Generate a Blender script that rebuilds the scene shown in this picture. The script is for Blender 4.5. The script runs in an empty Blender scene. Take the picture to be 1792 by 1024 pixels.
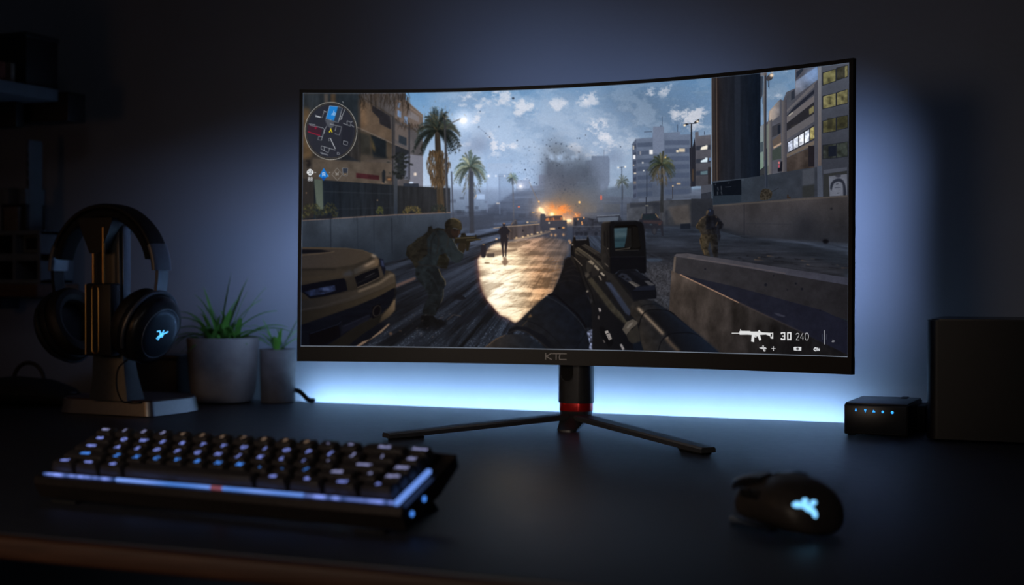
# ---------------------------------------------------------------- picture shown on the monitor, drawn in code
import numpy as np
class Painter:
    def __init__(s, x0, y0, x1, y1, ss):
        s.x0, s.y0, s.ss = x0, y0, ss
        s.w = int(round((x1-x0)*ss)); s.h = int(round((y1-y0)*ss))
        s.gain = 1.0
        s.im = np.zeros((s.h, s.w, 3), np.float32)
        s.X = (x0 + (np.arange(s.w, dtype=np.float32)+.5)/ss)[None, :]
        s.Y = (y0 + (np.arange(s.h, dtype=np.float32)+.5)/ss)[:, None]
    # coverage mask of a closed outline, returned with its place in the canvas
    def mask(s, pts, blur=0.0):
        P = (np.asarray(pts, np.float64) - (s.x0, s.y0))*s.ss
        pad = int(3*blur*s.ss) + 2
        ax = int(np.floor(P[:, 0].min()))-pad; bx = int(np.ceil(P[:, 0].max()))+pad+1
        ay = int(np.floor(P[:, 1].min()))-pad; by = int(np.ceil(P[:, 1].max()))+pad+1
        lim = pad
        ax, ay = max(ax, -lim), max(ay, -lim); bx, by = min(bx, s.w+lim), min(by, s.h+lim)
        if bx-ax < 2 or by-ay < 2: return None
        H, W, SUB = by-ay, bx-ax, 4
        acc = np.zeros((H, W+2), np.float32)
        n = len(P)
        for i in range(n):
            (xa, ya), (xb, yb) = P[i], P[(i+1) % n]
            if ya == yb: continue
            sg = 1.0
            if ya > yb: xa, ya, xb, yb, sg = xb, yb, xa, ya, -1.0
            k0 = int(np.ceil((ya-ay)*SUB-.5)); k1 = int(np.ceil((yb-ay)*SUB-.5))
            k0 = max(k0, 0); k1 = min(k1, H*SUB)
            if k1 <= k0: continue
            k = np.arange(k0, k1)
            x = xa + ((k+.5)/SUB+ay-ya)*(xb-xa)/(yb-ya) - ax
            x = np.clip(x, 0, W-.001)
            ix = x.astype(int); fr = x-ix
            np.add.at(acc, (k//SUB, ix), sg*(1-fr)/SUB)
            np.add.at(acc, (k//SUB, ix+1), sg*fr/SUB)
        m = np.clip(np.abs(np.cumsum(acc, 1)[:, :W]), 0, 1)
        if blur > 0: m = s.gauss(m, blur*s.ss)
        cx0, cy0 = max(ax, 0), max(ay, 0); cx1, cy1 = min(bx, s.w), min(by, s.h)
        if cx1 <= cx0 or cy1 <= cy0: return None
        return m[cy0-ay:cy1-ay, cx0-ax:cx1-ax], (slice(cy0, cy1), slice(cx0, cx1))
    @staticmethod
    def gauss(m, sig):
        r = max(1, int(round(sig*np.sqrt(12/3+0.0)/2)))
        for _ in range(3):
            for axis in (0, 1):
                pad = [(0, 0)]*m.ndim; pad[axis] = (r+1, r)
                c = np.cumsum(np.pad(m, pad, mode='edge'), axis, dtype=np.float64)
                n = m.shape[axis]
                hi = np.take(c, np.arange(2*r+1, 2*r+1+n), axis); lo = np.take(c, np.arange(0, n), axis)
                m = ((hi-lo)/(2*r+1)).astype(np.float32)
        return m
    def noise(s, seed, sx, sy=None, octv=4, gain=.5):
        sy = sy or sx
        rng = np.random.RandomState(seed)
        out = np.zeros((s.h, s.w), np.float32); amp = 1.0; tot = 0
        for o in range(octv):
            gx, gy = sx/2**o*s.ss, sy/2**o*s.ss
            if gx < 1.2 and gy < 1.2: break
            nx, ny = int(s.w/gx)+3, int(s.h/gy)+3
            g = rng.rand(ny, nx).astype(np.float32)
            u = np.arange(s.w)/gx; v = np.arange(s.h)/gy
            iu, iv = u.astype(int), v.astype(int)
            fu, fv = (u-iu).astype(np.float32), (v-iv).astype(np.float32)
            fu = fu*fu*(3-2*fu); fv = (fv*fv*(3-2*fv))[:, None]
            r = g[:, iu]*(1-fu)+g[:, iu+1]*fu
            out += amp*(r[iv]*(1-fv)+r[iv+1]*fv); tot += amp; amp *= gain
        return out/tot
    def colour(s, c, sl):
        if callable(c): return c(s.X[:, sl[1]], s.Y[sl[0], :])
        if isinstance(c[0], str):
            if c[0] == 'v': _, y0, a, y1, b = c; t = (s.Y[sl[0], :]-y0)/(y1-y0)+0*s.X[:, sl[1]]
            elif c[0] == 'h': _, x0, a, x1, b = c; t = (s.X[:, sl[1]]-x0)/(x1-x0)+0*s.Y[sl[0], :]
            else:
                _, x0, y0, a, x1, y1, b = c
                dx, dy = x1-x0, y1-y0
                t = ((s.X[:, sl[1]]-x0)*dx+(s.Y[sl[0], :]-y0)*dy)/(dx*dx+dy*dy)
            t = np.clip(t, 0, 1)[..., None]
            return np.asarray(a, np.float32)*(1-t)+np.asarray(b, np.float32)*t
        return np.asarray(c, np.float32)
    def comp(s, m, sl, c, a=1.0, tex=None, add=False, clip=None):
        col = s.colour(c, sl)*s.gain
        if tex is not None: col = col*(1+tex[1]*(tex[0][sl]-.5)*2)[..., None]
        m = m*a
        if clip is not None: m = m*clip[sl]
        m = m[..., None]
        if add: s.im[sl] += m*col
        else: s.im[sl] = s.im[sl]*(1-m)+m*col
    def poly(s, pts, c, a=1.0, blur=0.0, tex=None, sm=0, add=False, clip=None):
        if sm: pts = smooth(pts, sm)
        r = s.mask(pts, blur)
        if r: s.comp(r[0], r[1], c, a, tex, add, clip)
    def stroke(s, pts, w, c, a=1.0, blur=0.0, w1=None, sm=0, add=False, tex=None):
        P = np.asarray(smooth(pts, sm, False) if sm else pts, float)
        d = np.gradient(P, axis=0) if len(P) > 2 else np.repeat(P[1:]-P[:1], 2, 0)
        d /= np.maximum(np.hypot(d[:, 0], d[:, 1]), 1e-6)[:, None]
        nrm = np.stack([-d[:, 1], d[:, 0]], 1)
        ww = np.linspace(w, w if w1 is None else w1, len(P))[:, None]/2
        s.poly(np.concatenate([P+nrm*ww, (P-nrm*ww)[::-1]]), c, a, blur, tex, add=add)
    def ell(s, cx, cy, rx, ry, c, a=1.0, blur=0.0, rot=0.0, add=False, tex=None, n=40):
        t = np.linspace(0, 2*np.pi, n, endpoint=False)
        x, y = rx*np.cos(t), ry*np.sin(t); k, q = np.cos(rot), np.sin(rot)
        s.poly(np.stack([cx+x*k-y*q, cy+x*q+y*k], 1), c, a, blur, tex, add=add)
    def ring(s, cx, cy, rx, ry, w, c, a=1.0):
        t = np.linspace(0, 2*np.pi, 90)
        o = np.stack([cx+(rx+w/2)*np.cos(t), cy+(ry+w/2)*np.sin(t)], 1)
        i = np.stack([cx+(rx-w/2)*np.cos(t), cy+(ry-w/2)*np.sin(t)], 1)
        s.poly(np.concatenate([o, i[::-1]]), c, a)
    def glow(s, cx, cy, r, c, a=1.0, ry=None):
        g = np.exp(-(((s.X-cx)/r)**2+((s.Y-cy)/(ry or r))**2))
        s.im += (a*g)[..., None]*np.asarray(c, np.float32)
    def shade(s, pts, f, blur=0.0):
        r = s.mask(pts, blur)
        if r: s.im[r[1]] *= 1-r[0][..., None]*(1-np.asarray(f, np.float32))
    def radial(s, seed, cx, cy, ka, kr, octv=4, gain=.55):
        # noise drawn out along the lines that meet at (cx, cy)
        rng = np.random.RandomState(seed); out = 0; amp = 1.0; tot = 0
        dx, dy = s.X-cx, s.Y-cy
        an = np.arctan2(dy, dx); lr = np.log(np.hypot(dx, dy)+3)
        for o in range(octv):
            u = (an+4)*ka*2**o; v = lr*kr*2**o
            iu, iv = u.astype(int), v.astype(int); fu, fv = u-iu, v-iv
            fu = fu*fu*(3-2*fu); fv = fv*fv*(3-2*fv)
            g = rng.rand(int(v.max())+3, int(u.max())+3).astype(np.float32)
            out = out+amp*((g[iv, iu]*(1-fu)+g[iv, iu+1]*fu)*(1-fv)+(g[iv+1, iu]*(1-fu)+g[iv+1, iu+1]*fu)*fv)
            tot += amp; amp *= gain
        return (out/tot).astype(np.float32)
    def rect(s, x0, y0, x1, y1, c, **k): s.poly([(x0, y0), (x1, y0), (x1, y1), (x0, y1)], c, **k)
def smooth(pts, n=6, closed=True):
    P = np.asarray(pts, float); m = len(P); out = []
    for i in range(m if closed else m-1):
        if closed: a, b, c, d = P[i-1], P[i], P[(i+1) % m], P[(i+2) % m]
        else: a, b, c, d = P[max(i-1, 0)], P[i], P[i+1], P[min(i+2, m-1)]
        for t in np.arange(n)/n:
            out.append(.5*((2*b)+(c-a)*t+(2*a-5*b+4*c-d)*t*t+(3*b-a-3*c+d)*t**3))
    if not closed: out.append(P[-1])
    return np.array(out)
def Q(ox, oy, k, flat):
    f = np.asarray(flat, float).reshape(-1, 2)
    return f/k+(ox, oy)

def paint_picture(ss):
    p = Painter(515, 95, 1500, 640, ss)
    rng = np.random.RandomState(7)
    fine = p.noise(1, 2.2, octv=2); mid = p.noise(2, 14, octv=4); big = p.noise(3, 90, octv=5)
    vert = p.noise(4, 4, 40, 4); horz = p.noise(5, 50, 5, 4)
    full = (slice(0, p.h), slice(0, p.w)); one = np.ones((p.h, p.w), np.float32)
    X, Y = p.X, p.Y
    def lerp(a, b, t): return np.asarray(a, np.float32)*(1-t)+np.asarray(b, np.float32)*t
    # ---- sky
    ty = np.clip((Y-130)/(330-130), 0, 1)[..., None]; tx = np.clip((X-700)/(1480-700), 0, 1)[..., None]
    top = lerp((78, 134, 188), (86, 124, 164), tx); bot = lerp((170, 186, 210), (136, 156, 184), tx)
    p.im[:] = top*(1-ty)+bot*ty
    cl = p.noise(11, 120, 60, 6, .55); c2 = p.noise(12, 46, 26, 5, .55)
    g = np.clip((cl-.34)/.2, 0, 1)*np.clip((X-740)/70, 0, 1)*np.clip((Y-100)/60, .3, 1)
    p.comp(g, full, lambda x, y: lerp((132, 158, 190), (106, 132, 160), np.clip((x-900)/300, 0, 1)[..., None])+0*y[..., None], .75)
    p.ell(1150, 205, 95, 45, (84, 108, 138), .75, 22); p.ell(1110, 175, 60, 30, (84, 108, 136), .6, 14)
    p.ell(985, 235, 150, 60, (146, 168, 202), .45, 30); p.ell(830, 240, 60, 60, (150, 172, 208), .5, 24)
    cf = p.noise(12, 17, 12, 6, .68); cg = p.noise(13, 34, 22, 6, .6)
    body = np.clip((cg-.44)/.14, 0, 1)*np.clip((X-730)/90, 0, 1)*np.clip(1.25-np.abs(Y-215)/120, 0, 1)
    p.comp(body*.34, full, lambda x, y: lerp((170, 188, 214), (138, 158, 184), np.clip((x-880)/300, 0, 1)[..., None])+0*y[..., None])
    p.comp(np.clip((.47-cg)/.12, 0, 1)*np.clip((X-760)/90, 0, 1)*np.clip(1.2-np.abs(Y-210)/110, 0, 1)*.30, full, (98, 130, 170))
    def puff(x, y, rx, ry, a=.9, col=(222, 216, 220)):
        m = np.exp(-(((X-x)/rx)**2+((Y-y)/ry)**2)*1.1)
        n = np.clip((cf*.8+m*.26-.52)/.14, 0, 1)
        p.comp(np.clip(m*1.7, 0, 1)*n*a*.68, full, col)
    for a in [(812, 180, 22, 20, .7), (843, 180, 22, 20, .7), (878, 165, 26, 18, .85), (915, 188, 26, 18, .9), (975, 184, 24, 12, .8),
              (1016, 170, 12, 14, .8), (1035, 174, 14, 14, .8), (832, 210, 12, 10, .8), (862, 252, 12, 20, .9), (888, 258, 18, 12, .95), (812, 254, 16, 6, .5),
              (1005, 258, 14, 9, .8), (1030, 270, 24, 8, .7), (1046, 228, 26, 24, .9), (1068, 250, 18, 18, .55), (1205, 200, 34, 20, .95), (1140, 158, 12, 12, .8), (1165, 155, 16, 14, .8), (1220, 225, 24, 10, .6),
              (1350, 168, 18, 8, .6), (1378, 122, 14, 8, .5), (905, 320, 30, 10, .5), (1090, 250, 40, 20, .35)]:
        puff(*a)
    # ---- far hazy skyline
    p.rect(853, 286, 897, 380, (139, 158, 186), blur=.8, a=.75)
    p.rect(872, 304, 897, 380, (116, 136, 164), blur=.6, a=.8)
    p.rect(903, 315, 927, 380, (123, 136, 162), blur=.6, a=.9); p.rect(903, 330, 945, 380, (88, 100, 122), blur=.6)
    p.rect(943, 306, 958, 350, (110, 118, 144), blur=.5); p.rect(927, 325, 960, 350, (98, 108, 132), blur=.6)
    p.poly([(1024, 281), (1035, 280), (1035, 273), (1064, 273), (1067, 278), (1067, 318), (1060, 340), (1024, 350)], ('v', 275, (88, 102, 128), 350, (106, 118, 144)), blur=.5)
    p.stroke([(1057, 273), (1057, 262)], .8, (90, 100, 120)); 
    for y in (291, 296, 301, 308): p.rect(1028, y, 1030, y+2, (190, 180, 160), blur=.4, a=.8)
    p.poly([(1060, 330), (1078, 326), (1110, 318), (1110, 400), (1040, 400), (1040, 345)], (84, 98, 118), blur=1.5)
    p.rect(780, 330, 960, 395, ('v', 330, (112, 126, 150), 390, (70, 80, 98)), blur=3, a=.8)
    p.poly([(901, 335), (960, 330), (1000, 340), (1105, 345), (1230, 330), (1230, 400), (780, 400), (780, 372), (850, 368)], ('v', 335, (86, 96, 116), 395, (58, 64, 78)), blur=1.5, tex=(horz, .2))
    for i in range(60):
        x = rng.uniform(785, 1210); y = rng.uniform(345, 388); w = rng.uniform(4, 16); h = rng.uniform(3, 9)
        p.rect(x, y, x+w, y+h, np.array((62, 68, 82))*rng.uniform(.75, 1.3), blur=.6, a=.5)
    for x0, y0, x1, y1, c in ((1024, 360, 1044, 372, (98, 96, 96)), (1056, 357, 1085, 372, (74, 78, 86)), (1000, 362, 1010, 378, (78, 78, 84)), (1102, 355, 1120, 374, (44, 48, 60)), (1108, 358, 1130, 376, (82, 80, 86))):
        p.rect(x0, y0, x1, y1, c, blur=.5, a=.8)
    # smoke drifting
    p.ell(1000, 300, 95, 70, (140, 156, 184), .35, 28); p.ell(840, 250, 16, 14, (112, 126, 156), .6, 7); p.ell(826, 262, 18, 10, (120, 134, 164), .5, 6)
    p.ell(1075, 275, 18, 14, (104, 120, 150), .6, 7)
    # ---- block of flats, right of centre
    B = lambda f: Q(1080, 180, 5.69, f)
    p.poly(B([150, 410, 185, 358, 350, 345, 360, 238, 462, 236, 468, 300, 625, 288, 628, 318, 740, 312, 740, 900, 160, 960]), ('v', 230, (96, 110, 136), 350, (74, 84, 104)), tex=(mid, .06), blur=.3)
    p.poly(B([150, 410, 190, 365, 198, 960, 160, 960]), (78, 88, 112), a=.8)
    p.poly(B([355, 345, 360, 238, 462, 236, 465, 520, 360, 500]), (104, 116, 142), a=.85)
    for y in (400, 480, 560, 640, 725, 810, 890):
        p.poly(B([200, y, 350, y-8, 350, y+35, 200, y+42]), (62, 74, 98), .6, .3); p.poly(B([475, y-25, 720, y-30, 720, y+18, 475, y+22]), (66, 78, 104), .6, .3)
        p.poly(B([160, y+20, 190, y+10, 190, y+48, 160, y+58]), (54, 62, 82), .7, .3)
    for x, y, w, h, c in ((163, 445, 12, 40, (200, 190, 170)), (170, 540, 24, 40, (225, 225, 230)), (338, 490, 34, 45, (225, 222, 220)), (600, 482, 24, 20, (245, 222, 180)), (645, 472, 60, 34, (200, 180, 150)), (255, 597, 14, 14, (230, 225, 215)),
                          (265, 675, 14, 12, (230, 225, 215)), (178, 702, 22, 14, (220, 200, 170)), (612, 805, 40, 14, (200, 165, 120)), (175, 795, 26, 26, (120, 110, 104)), (230, 500, 16, 36, (130, 130, 140)), (163, 622, 10, 14, (200, 180, 150))):
        p.poly(B([x-w/2, y-h/2, x+w/2, y-h/2, x+w/2, y+h/2, x-w/2, y+h/2]), c, .9, .45)
    for f in ([448, 236, 448, 140], [602, 290, 602, 215], [268, 290, 350, 288], [435, 240, 435, 222], [868, 320, 868, 285]): p.stroke(B(f), .9, (60, 70, 92))
    p.poly(B([775, 330, 775, 290, 808, 285, 812, 330, 935, 318, 935, 830, 720, 830, 770, 700]), ('v', 235, (92, 92, 102), 320, (66, 66, 74)), blur=.3, tex=(mid, .08))
    for y in (440, 570, 690):
        p.poly(B([785, y-8, 930, y-22, 930, y+25, 785, y+34]), (48, 54, 68), .9, .3)
    p.poly(B([828, 470, 838, 440, 870, 430, 890, 420, 902, 425, 898, 462]), (222, 214, 196), 1, .4); p.poly(B([832, 595, 834, 575, 870, 560, 880, 545, 902, 548, 898, 590]), (196, 214, 224), 1, .4)
    p.poly(B([915, 548, 935, 545, 935, 575, 915, 580]), (90, 118, 160)); p.poly(B([830, 685, 900, 675, 900, 712, 830, 715]), (92, 122, 132), .8)
    p.poly(B([905, 640, 935, 640, 935, 810, 905, 810]), (48, 46, 50))
    p.poly(B([720, 450, 735, 445, 740, 210, 745, 210, 750, 445, 772, 350, 780, 450, 780, 832, 733, 836]), (40, 42, 52)); p.poly(B([745, 660, 762, 660, 762, 780, 745, 780]), (96, 72, 48), .7, .8)
    # ---- big round pillar
    p.poly([(1245, 95), (1331, 95), (1331, 330), (1246, 335)], ('h', 1245, (42, 38, 40), 1331, (18, 27, 40)), tex=(vert, .16))
    p.poly([(1262, 95), (1325, 95), (1325, 330), (1262, 330)], ('h', 1262, (38, 40, 48), 1325, (20, 30, 44)), .8, 3, tex=(vert, .12))
    for x, w, c in ((1245.6, 1.6, (96, 86, 80)), (1249, 2, (70, 60, 56)), (1253.5, 1.6, (100, 84, 72)), (1256, 2.2, (42, 34, 34)), (1290, 10, (38, 44, 56))): p.stroke([(x, 95), (x+1.5, 335)], w, c, .85, .5)
    # ---- right hand street front
    R = lambda f: Q(1230, 100, 5.688, f)
    p.poly(R([570, 690, 650, 640, 660, 540, 770, 420, 800, 430, 830, 350, 920, 310, 920, 120, 1040, 70, 1510, 15, 1510, 1500, 570, 1500]), ('h', 1330, (86, 88, 98), 1480, (64, 66, 76)), tex=(mid, .1))
    p.poly(R([660, 540, 755, 430, 765, 440, 765, 580, 660, 660]), ('h', 1345, (190, 168, 146), 1364, (120, 118, 122)), .9, .6, tex=(mid, .25))
    p.poly(R([920, 240, 1140, 90, 1150, 220, 920, 390]), ('l', 1392, 160, (110, 114, 126), 1432, 120, (92, 124, 170)), 1, .5, tex=(mid, .3))
    p.poly(R([1020, 150, 1150, 70, 1148, 190, 1060, 240]), (120, 150, 196), .55, 2.5)
    p.poly(R([930, 150, 1000, 100, 1000, 130, 930, 215]), (44, 52, 66)); p.poly(R([830, 380, 915, 320, 920, 420, 840, 480]), (74, 78, 88)); p.poly(R([880, 350, 912, 325, 915, 410, 880, 430]), (48, 54, 66))
    p.poly(R([820, 540, 1130, 235, 1140, 270, 825, 560]), (98, 96, 100)); p.poly(R([830, 590, 905, 500, 1110, 320, 1110, 360, 880, 560]), (40, 44, 56))
    p.poly(R([835, 590, 1110, 380, 1110, 440, 835, 655]), (102, 98, 100)); p.poly(R([835, 660, 1110, 445, 1110, 560, 835, 735]), (44, 44, 50))
    p.poly(R([850, 580, 890, 545, 900, 555, 860, 590]), (150, 146, 136)); p.poly(R([1055, 520, 1105, 480, 1105, 545, 1060, 575]), (140, 132, 84), .8, .6)
    for x in range(880, 1060, 24): p.rect(*(R([x, 640+ (1000-x)*.35]).ravel()), *(R([x+14, 668+(1000-x)*.35]).ravel()), (96, 88, 70), a=.35, blur=.5)
    p.poly(R([835, 740, 1110, 565, 1110, 640, 835, 820]), (94, 92, 96)); p.poly(R([838, 850, 1110, 670, 1110, 820, 845, 960]), (50, 52, 60))
    for i in range(5):
        xa = 848+i*55; xb = xa+46
        ya = lambda x: 850-(x-848)*.62; yb = lambda x: 948-(x-848)*.54
        p.poly(R([xa, ya(xa), xb, ya(xb), xb, yb(xb), xa, yb(xa)]), ((168, 178, 198), (196, 206, 222), (190, 196, 206), (190, 200, 216), (150, 140, 84))[i], tex=(p.noise(30, 5, octv=3), .55))
    p.poly(R([825, 970, 1110, 830, 1110, 870, 830, 1000]), (104, 94, 84)); p.poly(R([830, 1005, 1110, 880, 1110, 1200, 830, 1300]), (66, 58, 54), tex=(mid, .3)); p.poly(R([1050, 880, 1145, 890, 1140, 1090, 1050, 1090]), (38, 36, 42))
    p.poly(R([650, 640, 690, 620, 695, 1300, 650, 1300]), ('h', 1344, (120, 114, 108), 1352, (70, 72, 82))); p.poly(R([690, 830, 775, 760, 780, 860, 700, 910]), (92, 82, 76)); p.poly(R([700, 895, 780, 850, 780, 868, 705, 912]), (190, 160, 128), .9, .4)
    p.poly(R([690, 690, 775, 650, 775, 760, 690, 800]), (60, 62, 70)); p.poly(R([690, 930, 780, 880, 780, 1010, 690, 1030]), (62, 72, 68)); p.poly(R([745, 680, 775, 670, 775, 755, 745, 770]), (36, 42, 54))
    p.poly(R([785, 440, 835, 420, 835, 1150, 785, 1150]), ('h', 1368, (102, 98, 98), 1377, (66, 66, 76))); p.poly(R([1110, 270, 1150, 220, 1145, 1300, 1110, 1300]), (72, 74, 84))
    p.poly(R([570, 690, 605, 670, 605, 1350, 570, 1350]), ('v', 225, (120, 132, 140), 300, (110, 138, 118))); p.poly(R([570, 850, 600, 840, 600, 940, 570, 950]), (70, 84, 92)); p.poly(R([630, 680, 655, 660, 655, 1300, 630, 1300]), (112, 122, 112), .8)
    p.poly(R([1145, 60, 1180, 55, 1180, 1400, 1145, 1400]), ('v', 110, (112, 118, 128), 290, (96, 86, 82)))
    p.poly(R([1180, 55, 1510, 15, 1510, 1500, 1180, 1500]), ('v', 100, (80, 86, 98), 290, (56, 60, 70)), tex=(mid, .06))
    W = p.noise(31, 9, octv=4)
    for (a, b, c, d, e, f_, col) in ((1198, 160, 1320, 120, 235, 278, (104, 102, 66)), (1335, 112, 1410, 90, 200, 228, (58, 58, 48)), (1412, 92, 1440, 84, 190, 205, (104, 100, 66)), (1198, 392, 1322, 360, 485, 512, (118, 114, 74)), (1335, 356, 1440, 322, 455, 478, (112, 108, 72)),
                                     (1198, 640, 1322, 605, 735, 752, (84, 82, 54)), (1335, 602, 1440, 580, 700, 724, (66, 66, 46)), (1198, 880, 1325, 862, 1000, 1010, (46, 50, 48)), (1335, 862, 1440, 845, 985, 1000, (50, 56, 52))):
        p.poly(R([a-8, b-6, c+6, d-6, c+6, e+6, a-8, f_+8]), (38, 42, 50)); p.poly(R([a, b, c, d, c, e, a, f_]), col, tex=(W, .45))
    for x, y, w, h in ((1255, 225, 20, 40), (1262, 460, 30, 22), (1255, 400, 50, 10), (1265, 430, 8, 60), (1390, 410, 20, 40), (1265, 660, 50, 110), (1385, 680, 50, 40)): p.poly(R([x-w/2, y-h/2, x+w/2, y-h/2, x+w/2, y+h/2, x-w/2, y+h/2]), (44, 44, 36), .7, .9)
    p.poly(R([1250, 890, 1325, 880, 1325, 985, 1250, 990]), (28, 34, 46))
    p.shade(R([570, 690, 650, 640, 660, 540, 770, 420, 800, 430, 830, 350, 920, 310, 920, 120, 1040, 70, 1479, 20, 1479, 1500, 570, 1500]), (.98, .97, .98))
    S = lambda f: Q(1230, 260, 6.4, f)
    p.poly(S([1350, 240, 1615, 210, 1615, 245, 1350, 285]), (70, 74, 86)); p.poly(S([1350, 290, 1615, 250, 1615, 560, 1350, 560]), (48, 50, 52))
    p.poly(S([1410, 310, 1615, 285, 1615, 540, 1420, 540]), (96, 100, 114), .9, tex=(mid, .15))
    # stencilled mural, generic face
    p.poly(S([1425, 440, 1440, 380, 1490, 340, 1550, 340, 1590, 390, 1605, 480, 1600, 530, 1575, 530, 1570, 440, 1560, 390, 1520, 370, 1470, 390, 1450, 440, 1440, 470]), (42, 46, 58), sm=3, blur=.3)
    p.stroke(S([1490, 400, 1520, 395]), 1, (52, 56, 68)); p.stroke(S([1475, 440, 1545, 435]), 1, (66, 70, 84)); p.stroke(S([1500, 500, 1530, 498]), 1.2, (60, 64, 76)); p.ell(*S([1515, 305]).ravel(), 5, 3, (48, 50, 60), .8, .5)
    # wall levels on the right
    p.poly(S([100, 370, 435, 335, 690, 300, 1110, 230, 1330, 200, 1340, 560, 110, 640]), ('h', 1245, (48, 58, 70), 1440, (52, 56, 66)), tex=(mid, .12))
    p.poly(S([640, 240, 690, 200, 690, 300, 640, 305]), (40, 44, 54)); p.poly(S([640, 245, 700, 205, 740, 190, 740, 280, 640, 300]), (70, 72, 70), .5, .6)
    p.poly(S([1115, 240, 1250, 215, 1250, 400, 1115, 420]), (72, 76, 86), .7, .8); p.poly(S([1115, 420, 1250, 400, 1250, 540, 1115, 555]), (46, 48, 48), .8, .8)
    p.poly(S([1280, 195, 1335, 190, 1345, 540, 1285, 540]), (70, 76, 90)); p.poly(S([100, 370, 460, 338, 460, 360, 130, 385]), (66, 76, 90), .8, .3)
    p.poly(S([115, 385, 430, 345, 432, 520, 125, 540]), (16, 23, 33)); p.poly(S([115, 530, 430, 518, 430, 600, 115, 630]), (40, 50, 62))
    for f in ([165, 430, 172, 470], [205, 420, 208, 470], [205, 480, 215, 520], [165, 480, 165, 520], [140, 395, 143, 410]): p.stroke(S(f), 1.5, (74, 78, 86), .8, .4)
    p.stroke(S([250, 432, 320, 428]), .9, (56, 64, 74)); p.stroke(S([280, 388, 300, 386]), 1, (64, 72, 82))
    p.poly(S([-20, 420, 100, 400, 100, 480, -20, 505]), (72, 76, 88)); p.poly(S([-20, 505, 100, 480, 105, 760, -20, 760]), (46, 50, 60), tex=(mid, .1))
    p.ell(*S([853, 160]).ravel(), 1.6, 2, (235, 110, 110), 1, .5); p.ell(*S([853, 200]).ravel(), 1.3, 3, (200, 70, 90), 1, .6); p.poly(S([870, 150, 890, 140, 885, 255, 840, 260, 840, 220, 865, 215]), (26, 28, 38), 1, .4)
    p.stroke(S([705, 0, 710, 440]), 4.6, (42, 50, 64)); p.stroke(S([695, 0, 702, 440]), 1.4, (64, 70, 84), .8)
    p.stroke(R([600, 140, 615, 900]), 1.2, (96, 90, 84), .8); p.stroke(R([622, 140, 622, 1024]), 4.2, (52, 54, 64)); p.stroke(R([615, 140, 617, 1024]), 1.2, (112, 100, 92), .8)
    p.poly(R([570, 150, 640, 140, 640, 180, 570, 190]), (110, 96, 90), .7, .5); p.poly(R([640, 190, 690, 160, 695, 210, 660, 235, 635, 230]), (64, 62, 66), sm=4); p.ell(*R([685, 180]).ravel(), 3.4, 3, (228, 200, 170), 1, .8); p.ell(*R([690, 145]).ravel(), 2.4, 1.6, (214, 190, 168), 1, .6)
    p.stroke(R([650, 235, 652, 300]), .8, (44, 48, 60)); p.stroke(R([665, 235, 660, 320]), .7, (60, 70, 90), .6); p.stroke(R([590, 320, 596, 470]), .8, (70, 76, 92), .8); p.poly(R([570, 190, 600, 190, 595, 380, 572, 430]), (40, 44, 54), .8, .6)
    p.poly(S([110, 635, 640, 590, 1120, 550, 1620, 525, 1680, 522, 1680, 1200, 1620, 1190, 1000, 1090, 460, 1000, 110, 900]), ('v', 345, (66, 62, 64), 430, (40, 43, 51)), tex=(p.noise(33, 40, 60, 5), .3))
    p.poly(S([110, 635, 1620, 525, 1620, 540, 110, 650]), (84, 78, 74), .7, .4); p.stroke(S([463, 620, 463, 1000]), 1, (26, 29, 38)); p.stroke(S([110, 640, 112, 900]), 1.2, (36, 42, 54))
    p.ell(*S([1130, 900]).ravel(), 22, 28, (36, 38, 45), .7, 10); p.ell(*S([1440, 675]).ravel(), 2, 2.4, (36, 36, 42), .9, .5); p.stroke(S([460, 840, 1620, 860]), 1, (44, 46, 54), .6, .6)
    p.poly(S([640, 560, 640, 520, 665, 460, 720, 450, 770, 480, 775, 520, 750, 565, 660, 580]), (52, 48, 42), sm=3, tex=(fine, .4)); p.stroke(S([770, 485, 850, 442]), 1, (40, 42, 48)); p.poly(S([940, 560, 945, 515, 960, 515, 962, 540, 985, 545, 980, 562]), (54, 44, 40))
    # ---- middle distance on the right: low walls, pick-up
    D = lambda f: Q(1100, 350, 9.31, f)
    p.poly(D([-30, 60, 520, 10, 1020, -10, 1020, 420, 560, 420, -30, 420]), ('h', 1097, (74, 78, 88), 1210, (54, 56, 62)), tex=(p.noise(34, 12, octv=4), .22))
    for f in ([20, 60, 500, 30, 500, 90, 20, 130], [600, 180, 640, 170, 640, 400, 600, 400], [395, 60, 510, 50, 510, 250, 395, 250]): p.poly(D(f), (44, 48, 58), .7, .8)
    p.poly(D([640, 120, 980, 70, 1010, 390, 760, 400]), (78, 72, 70), .8, 1.5, tex=(mid, .2)); p.poly(D([515, 0, 545, 0, 545, 400, 515, 400]), (60, 60, 66), .8)
    p.poly(D([1020, -20, 1370, -20, 1380, 460, 1020, 480]), ('v', 350, (44, 47, 55), 400, (40, 43, 51)), tex=(mid, .1))
    # ---- ground
    gy = np.clip((Y-395)/(620-395), 0, 1)[..., None]
    gcol = lerp((58, 66, 82), (30, 35, 44), np.clip(gy*1.6, 0, 1))
    gm = p.mask(Q(0, 0, 1, [500, 470, 640, 440, 745, 424, 780, 410, 850, 392, 900, 386, 960, 392, 1210, 398, 1245, 440, 1300, 416, 1510, 430, 1510, 660, 500, 660]), 2)
    tx_ = p.radial(35, 1000, 378, 26, 2.2, 5, .62)
    p.comp(gm[0], gm[1], lambda x, y: gcol[gm[1][0], :]+np.zeros((1, x.shape[1], 3), np.float32), 1, (.5+(np.clip((tx_-.5)*2.4+.5, 0, 1)-.5)*np.clip((np.hypot(X-1000, Y-378)-25)/110, 0, 1), .5))
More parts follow.
